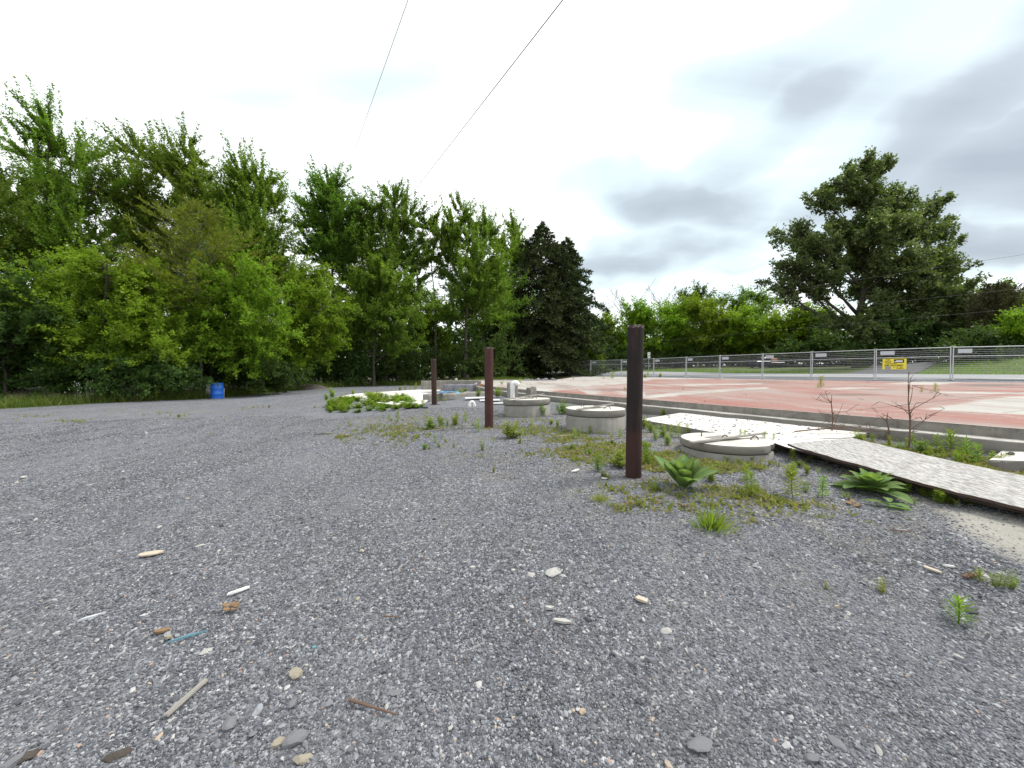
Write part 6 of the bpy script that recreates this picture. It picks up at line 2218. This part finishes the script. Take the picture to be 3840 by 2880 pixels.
rock(1340, 2245, 26, 'small tan pebble left of the sunk slab', M_ROCK_TAN, 27, .4, .7)
G8, L8 = 'pale limestone chips dotted over the gravel', 'pale limestone chip lying loose on the gravel'
for k in range(48):
    v = 1760 + 1080 * wrg.random() ** 1.2
    u = wrg.uniform(60, 3780)
    if u > 2900 and v < 1950:
        continue
    mt_ = wrg.choice([M_ROCK, M_ROCK, M_ROCK_GREY])
    near_ = 'close to the yard front' if v > 2300 else 'in the middle of the yard'
    lb_ = ('pale limestone chip ' if mt_ is M_ROCK else 'grey limestone chip ') + near_
    rock(u, v, wrg.uniform(14, 34), lb_, mt_, 700 + k, wrg.uniform(.2, .45), wrg.uniform(.45, .8), group='chips: ' + lb_, name='stone_chip', cat='stone chip')

def flake(u, v, lpx, ratio, rot, label, mat, name, cat, thick=.008, seed=0, npt=9):
    """flat splinter or scrap with a ragged outline"""
    p = hit(u, v)
    L_ = lpx * math.hypot(p.x, p.y, CAMZ - p.z) / F / 2 * .75
    rg = random.Random(seed + int(u))
    pts = []
    for k in range(npt):
        a = 2 * math.pi * k / npt
        r = rg.uniform(.75, 1.05)
        pts.append((math.cos(a) * L_ * r, math.sin(a) * L_ * ratio * r))
    o = BM().prism(pts, 0, [thick * rg.uniform(.7, 1.3) for _ in pts]).build(name, mat)
    o.location = p + Vector((0, 0, .010))
    o.rotation_euler = (rg.uniform(-.08, .08), rg.uniform(-.08, .08), rot)
    tag(o, label, cat)
    return o
M_SCRAP = mat_plain('pale_wood_scrap', (.38, .33, .26), (.52, .46, .37), 10, .8, .2, .3, (1, 8, 1))
flake(565, 2085, 82, .45, .15, 'ragged cream flake of old board on the left gravel', M_SCRAP, 'board_flake', 'scrap')
flake(895, 2226, 74, .18, .75, 'thin white splinter pointing up the yard', M_WHITEBOARD, 'white_splinter', 'splinter')
flake(345, 2325, 64, .16, .8, 'thin pale grey splinter in the left gravel', M_PLATE, 'white_splinter', 'splinter')
flake(2405, 2260, 62, .55, -.5, 'cream peeling wood scrap on the gravel', M_SCRAP, 'wood_scrap', 'wood scrap')
flake(3495, 2146, 48, .35, 2.2, 'short cream board scrap beside a small white sliver', M_SCRAP, 'board_scrap', 'wood scrap')
flake(3556, 2132, 36, .3, -.4, 'small white sliver above the cream board scrap', M_WHITEBOARD, 'white_splinter', 'splinter')
flake(2110, 2342, 96, .28, -.1, 'pale layered stone flake with a second strip', M_ROCK, 'stone_flake', 'stone flake')
flake(2060, 2292, 44, .4, 0, 'small white stone flake above the layered one', M_ROCK, 'stone_flake', 'stone flake')
flake(605, 2378, 52, .4, .5, 'brown and white striped chip of bark', M_LEAFDRY, 'bark_chip', 'bark chip')
flake(630, 2402, 24, .7, .3, 'tiny tan pebble-like chip next to the striped chip', M_ROCK_TAN, 'tan_chip', 'stone chip')
M_CYAN = mat_plain('blue_plastic', (.10, .24, .29), (.16, .32, .38), 9, .4, .4, .1)
flake(705, 2398, 112, .06, .62, 'thin blue-green plastic strip on the left gravel', M_CYAN, 'plastic_strip', 'plastic strip', .006)
flake(1180, 2440, 16, .6, .6, 'tiny blue plastic crumb on the gravel', M_CYAN, 'plastic_crumb', 'plastic scrap', .006)
flake(1207, 1631, 80, .1, .05, 'black flat strip of roofing lying in the weeds edge', M_ROCK_DARK, 'roofing_strip', 'roofing strip', .01)
flake(1470, 1543, 30, .3, .1, 'small black roofing scrap at the clover patch edge', M_ROCK_DARK, 'roofing_scrap', 'roofing scrap', .01)
flake(1590, 1533, 50, .2, .15, 'dark slate slab lying before the tilted bollard', M_ROCK_DARK, 'slate_slab', 'slate', .03)
flake(2158, 1771, 60, .25, .7, 'white board chip in the gravel below the weeds', M_WHITEBOARD, 'board_chip', 'scrap', .01)
flake(2268, 1800, 30, .5, 0, 'small white chip at the bushy weed below the bollard', M_WHITEBOARD, 'board_chip', 'scrap', .01)
# dried leaves
def dry_leaves(u, v, lpx, label):
    p = hit(u, v)
    s = lpx * math.hypot(p.x, p.y, CAMZ - p.z) / F
    rg = random.Random(int(u))
    root = empty('dry_leaf_sprig', p)
    tag(root, label, 'dry leaves')
    for k in range(6):
        a = k * 1.1 + rg.uniform(-.3, .3)
        pts = []
        for j in range(8):
            b_ = 2 * math.pi * j / 8
            rr = rg.uniform(.6, 1.1)
            pts.append((s * .22 + math.cos(b_) * s * .17 * rr, math.sin(b_) * s * .12 * rr))
        o = BM().prism(pts, 0, .003).build('leaf', M_LEAFDRY, root)
        o.rotation_euler = (rg.uniform(-.4, .4), rg.uniform(-.5, .1), a)
        o.location = (0, 0, .012)
dry_leaves(868, 2288, 66, 'sprig of curled orange-brown dry leaves on the gravel')
dry_leaves(2560, 1905, 40, 'scatter of tan dry leaves below the upright mullein')
dry_leaves(3200, 1895, 56, 'scatter of tan dry leaves below the spreading rosette')

def stick(u0, v0, u1, v1, r, label, mat, name='stick', cat='stick', kink=.02):
    a, b_ = hit(u0, v0), hit(u1, v1)
    a.z += r + .008
    b_.z += r + .008
    rg = random.Random(int(u0))
    n = 7
    pts = [a.lerp(b_, k / (n - 1)) + Vector((rg.uniform(-1, 1), rg.uniform(-1, 1), 0)) * kink * (a - b_).length * (0 if k in (0, n - 1) else 1) for k in range(n)]
    o = BM().tube(pts, [r * (1 - .5 * k / (n - 1)) for k in range(n)], 6).build(name, mat)
    tag(o, label, cat)
stick(1308, 2638, 1488, 2695, .0045, 'straight thin dark stick on the near gravel', M_DEADTWIG, kink=.004)
stick(1440, 2320, 1505, 2324, .003, 'short dark twig in mid gravel', M_DEADTWIG)
stick(1590, 1620, 1680, 1612, .006, 'crooked grey twig among weeds left of the red bollard', M_WOODGREY, kink=.05)
stick(2080, 1640, 2165, 1632, .005, 'straw coloured dry stalk before the pale lid', M_SCRAP)
stick(3340, 1995, 3430, 2002, .004, 'thin dark twig on the right gravel', M_DEADTWIG, kink=.03)
stick(2870, 1765, 2980, 1790, .004, 'thin grey stick beside the nearest lid', M_WOODGREY)
a, b_ = hit(620, 2705), hit(775, 2565)
a.z += .012
b_.z += .012
lath(a, b_, .016, .008, M_WOODGREY, 'grey splintered lath lying on the near left gravel')
# pine cone
def cone():
    p = hit(3640, 2172)
    root = empty('pine_cone', p + Vector((0, 0, .012)), .2)
    tag(root, 'brown slender spruce cone on the near gravel', 'pine cone')
    BM().tube([(-.045, 0, .004), (0, 0, .005), (.045, 0, .004)], [.006, .009, .004], 8).build('core', M_DEADTWIG, root)
    for k in range(28):
        t = k / 27
        a = k * 2.4
        rr = .013 * math.sin(math.pi * (.12 + .8 * t))
        o = BM().prism([(0, -.004), (.009, -.003), (.011, 0), (.009, .003), (0, .004)], 0, .0015).build('scale', M_LEAFDRY, root)
        o.location = (-.045 + .09 * t, math.cos(a) * rr * .6, .005 + math.sin(a) * rr * .6)
        o.rotation_euler = (a, -.5, 0)
cone()

# ------------------------------------------------------------------ crushed stone, one instanced carpet
def gravel():
    rg = np.random.RandomState(888)
    n = 560000
    d = .75 + 8.0 * rg.uniform(0, 1, n) ** 1.55
    x = rg.uniform(-1.48, 1.48, n) * (d + .3)
    y = d
    jx, jy = x + rg.normal(0, .10, n), y + rg.normal(0, .10, n)
    keep = ~pip(jx, jy, [(p.x, p.y) for p in pd])
    keep &= ~pip(x, y, [(p.x, p.y) for p in pp])
    poly = [(p.x, p.y) for p in SLAB_FRONT] + [(p.x, p.y) for p in reversed(SLAB_BACK)]
    keep &= ~pip(x, y, poly)
    # a few stones astray on the dusty pad
    keep &= rg.uniform(0, 1, n) < np.clip(.95 - .5 * smooth01(vnoise(x * .8, y * .8, 12) * .5 + .45), .3, 1)
    x, y = x[keep], y[keep]
    n = len(x)
    s = .0023 + .0036 * rg.uniform(0, 1, n) ** 2.2 + .008 * (rg.uniform(0, 1, n) > .990) * rg.uniform(0, 1, n)
    s *= .85 + .12 * np.clip(y, 0, 6)
    z = hgt(x, y) + .012 * vnoise(x * 2.5, y * 2.5, 3) + s * rg.uniform(-.2, .3, n)
    me = bpy.data.meshes.new('gravel_stones')
    me.vertices.add(n)
    me.vertices.foreach_set('co', np.stack([x, y, z], -1).astype(np.float32).ravel())
    sc = np.stack([s * rg.uniform(.9, 1.6, n), s * rg.uniform(.65, 1.1, n), s * rg.uniform(.4, .85, n)], -1)
    rt = np.stack([rg.normal(0, .35, n), rg.normal(0, .35, n), rg.uniform(0, 6.28, n)], -1)
    for nm, ar in (('sc', sc), ('rt', rt)):
        a = me.attributes.new(nm, 'FLOAT_VECTOR', 'POINT')
        a.data.foreach_set('vector', ar.astype(np.float32).ravel())
    a = me.attributes.new('pick', 'INT', 'POINT')
    a.data.foreach_set('value', rg.randint(0, 4, n).astype(np.int32))
    me.update()
    m = MT('crushed_stone', .8, .3)
    oi = m.n('ShaderNodeObjectInfo')
    c = m.ramp(oi.outputs['Random'], [(0, (.054, .058, .069)), (.4, (.112, .117, .131)), (.75, (.180, .187, .206)), (.94, (.28, .29, .31)), (.988, (.44, .44, .43)), (.995, (.36, .29, .21)), (1, (.36, .22, .17))])
    ge = m.n('ShaderNodeNewGeometry')
    mpn = m.n('ShaderNodeMapping')
    mpn.inputs['Scale'].default_value = (1.5, .28, 1)
    mpn.inputs['Rotation'].default_value = (0, 0, R(38))
    m.l(ge.outputs['Position'], mpn.inputs[0])
    c = m.mix(m.ramp(m.noise(.55, 4, .55, mpn.outputs[0]), [(.42, 0), (.66, .42)]), c, (.165, .170, .188))
    c = m.mix(m.ramp(m.noise(1.1, 5, .6, ge.outputs['Position']), [(.5, 0), (.75, .4)]), c, (.095, .095, .10))
    m.color(c)
    o = link_mesh('gravel_stones', me)
    tag(o, 'loose grey crushed stone covering the yard', 'gravel', kind='stuff')
    ng = bpy.data.node_groups.new('gravel_carpet', 'GeometryNodeTree')
    ng.interface.new_socket('Geometry', in_out='INPUT', socket_type='NodeSocketGeometry')
    ng.interface.new_socket('Geometry', in_out='OUTPUT', socket_type='NodeSocketGeometry')
    gi, go = ng.nodes.new('NodeGroupInput'), ng.nodes.new('NodeGroupOutput')
    iop = ng.nodes.new('GeometryNodeInstanceOnPoints')
    join = ng.nodes.new('GeometryNodeJoinGeometry')
    for k in range(4):
        ico = ng.nodes.new('GeometryNodeMeshIcoSphere')
        ico.inputs['Radius'].default_value = 1.0
        ico.inputs['Subdivisions'].default_value = 1 if k < 2 else 2
        nzn = ng.nodes.new('ShaderNodeTexNoise')
        nzn.noise_dimensions = '4D'
        nzn.inputs['W'].default_value = 3.7 * k + 1.3
        nzn.inputs['Scale'].default_value = 1.6
        pos = ng.nodes.new('GeometryNodeInputPosition')
        ng.links.new(pos.outputs[0], nzn.inputs['Vector'])
        vm = ng.nodes.new('ShaderNodeVectorMath')
        vm.operation = 'MULTIPLY_ADD'
        ng.links.new(nzn.outputs['Color'], vm.inputs[0])
        vm.inputs[1].default_value = (1.7, 1.7, 1.7)
        vm.inputs[2].default_value = (-.85, -.85, -.85)
        spn = ng.nodes.new('GeometryNodeSetPosition')
        ng.links.new(ico.outputs['Mesh'], spn.inputs['Geometry'])
        ng.links.new(vm.outputs[0], spn.inputs['Offset'])
        smt = ng.nodes.new('GeometryNodeSetMaterial')
        smt.inputs['Material'].default_value = m.m
        ng.links.new(spn.outputs[0], smt.inputs[0])
        ss = ng.nodes.new('GeometryNodeSetShadeSmooth')
        ss.inputs['Shade Smooth'].default_value = False
        ng.links.new(smt.outputs[0], ss.inputs[0])
        g2i = ng.nodes.new('GeometryNodeGeometryToInstance')
        ng.links.new(ss.outputs[0], g2i.inputs[0])
        ng.links.new(g2i.outputs[0], join.inputs[0])
    def named(nm, ty):
        na = ng.nodes.new('GeometryNodeInputNamedAttribute')
        na.data_type = ty
        na.inputs['Name'].default_value = nm
        return na.outputs['Attribute']
    ng.links.new(gi.outputs[0], iop.inputs['Points'])
    ng.links.new(join.outputs[0], iop.inputs['Instance'])
    iop.inputs['Pick Instance'].default_value = True
    ng.links.new(named('pick', 'INT'), iop.inputs['Instance Index'])
    e2r = ng.nodes.new('FunctionNodeEulerToRotation')
    ng.links.new(named('rt', 'FLOAT_VECTOR'), e2r.inputs[0])
    ng.links.new(e2r.outputs[0], iop.inputs['Rotation'])
    ng.links.new(named('sc', 'FLOAT_VECTOR'), iop.inputs['Scale'])
    ng.links.new(iop.outputs[0], go.inputs[0])
    md = o.modifiers.new('carpet', 'NODES')
    md.node_group = ng
gravel()
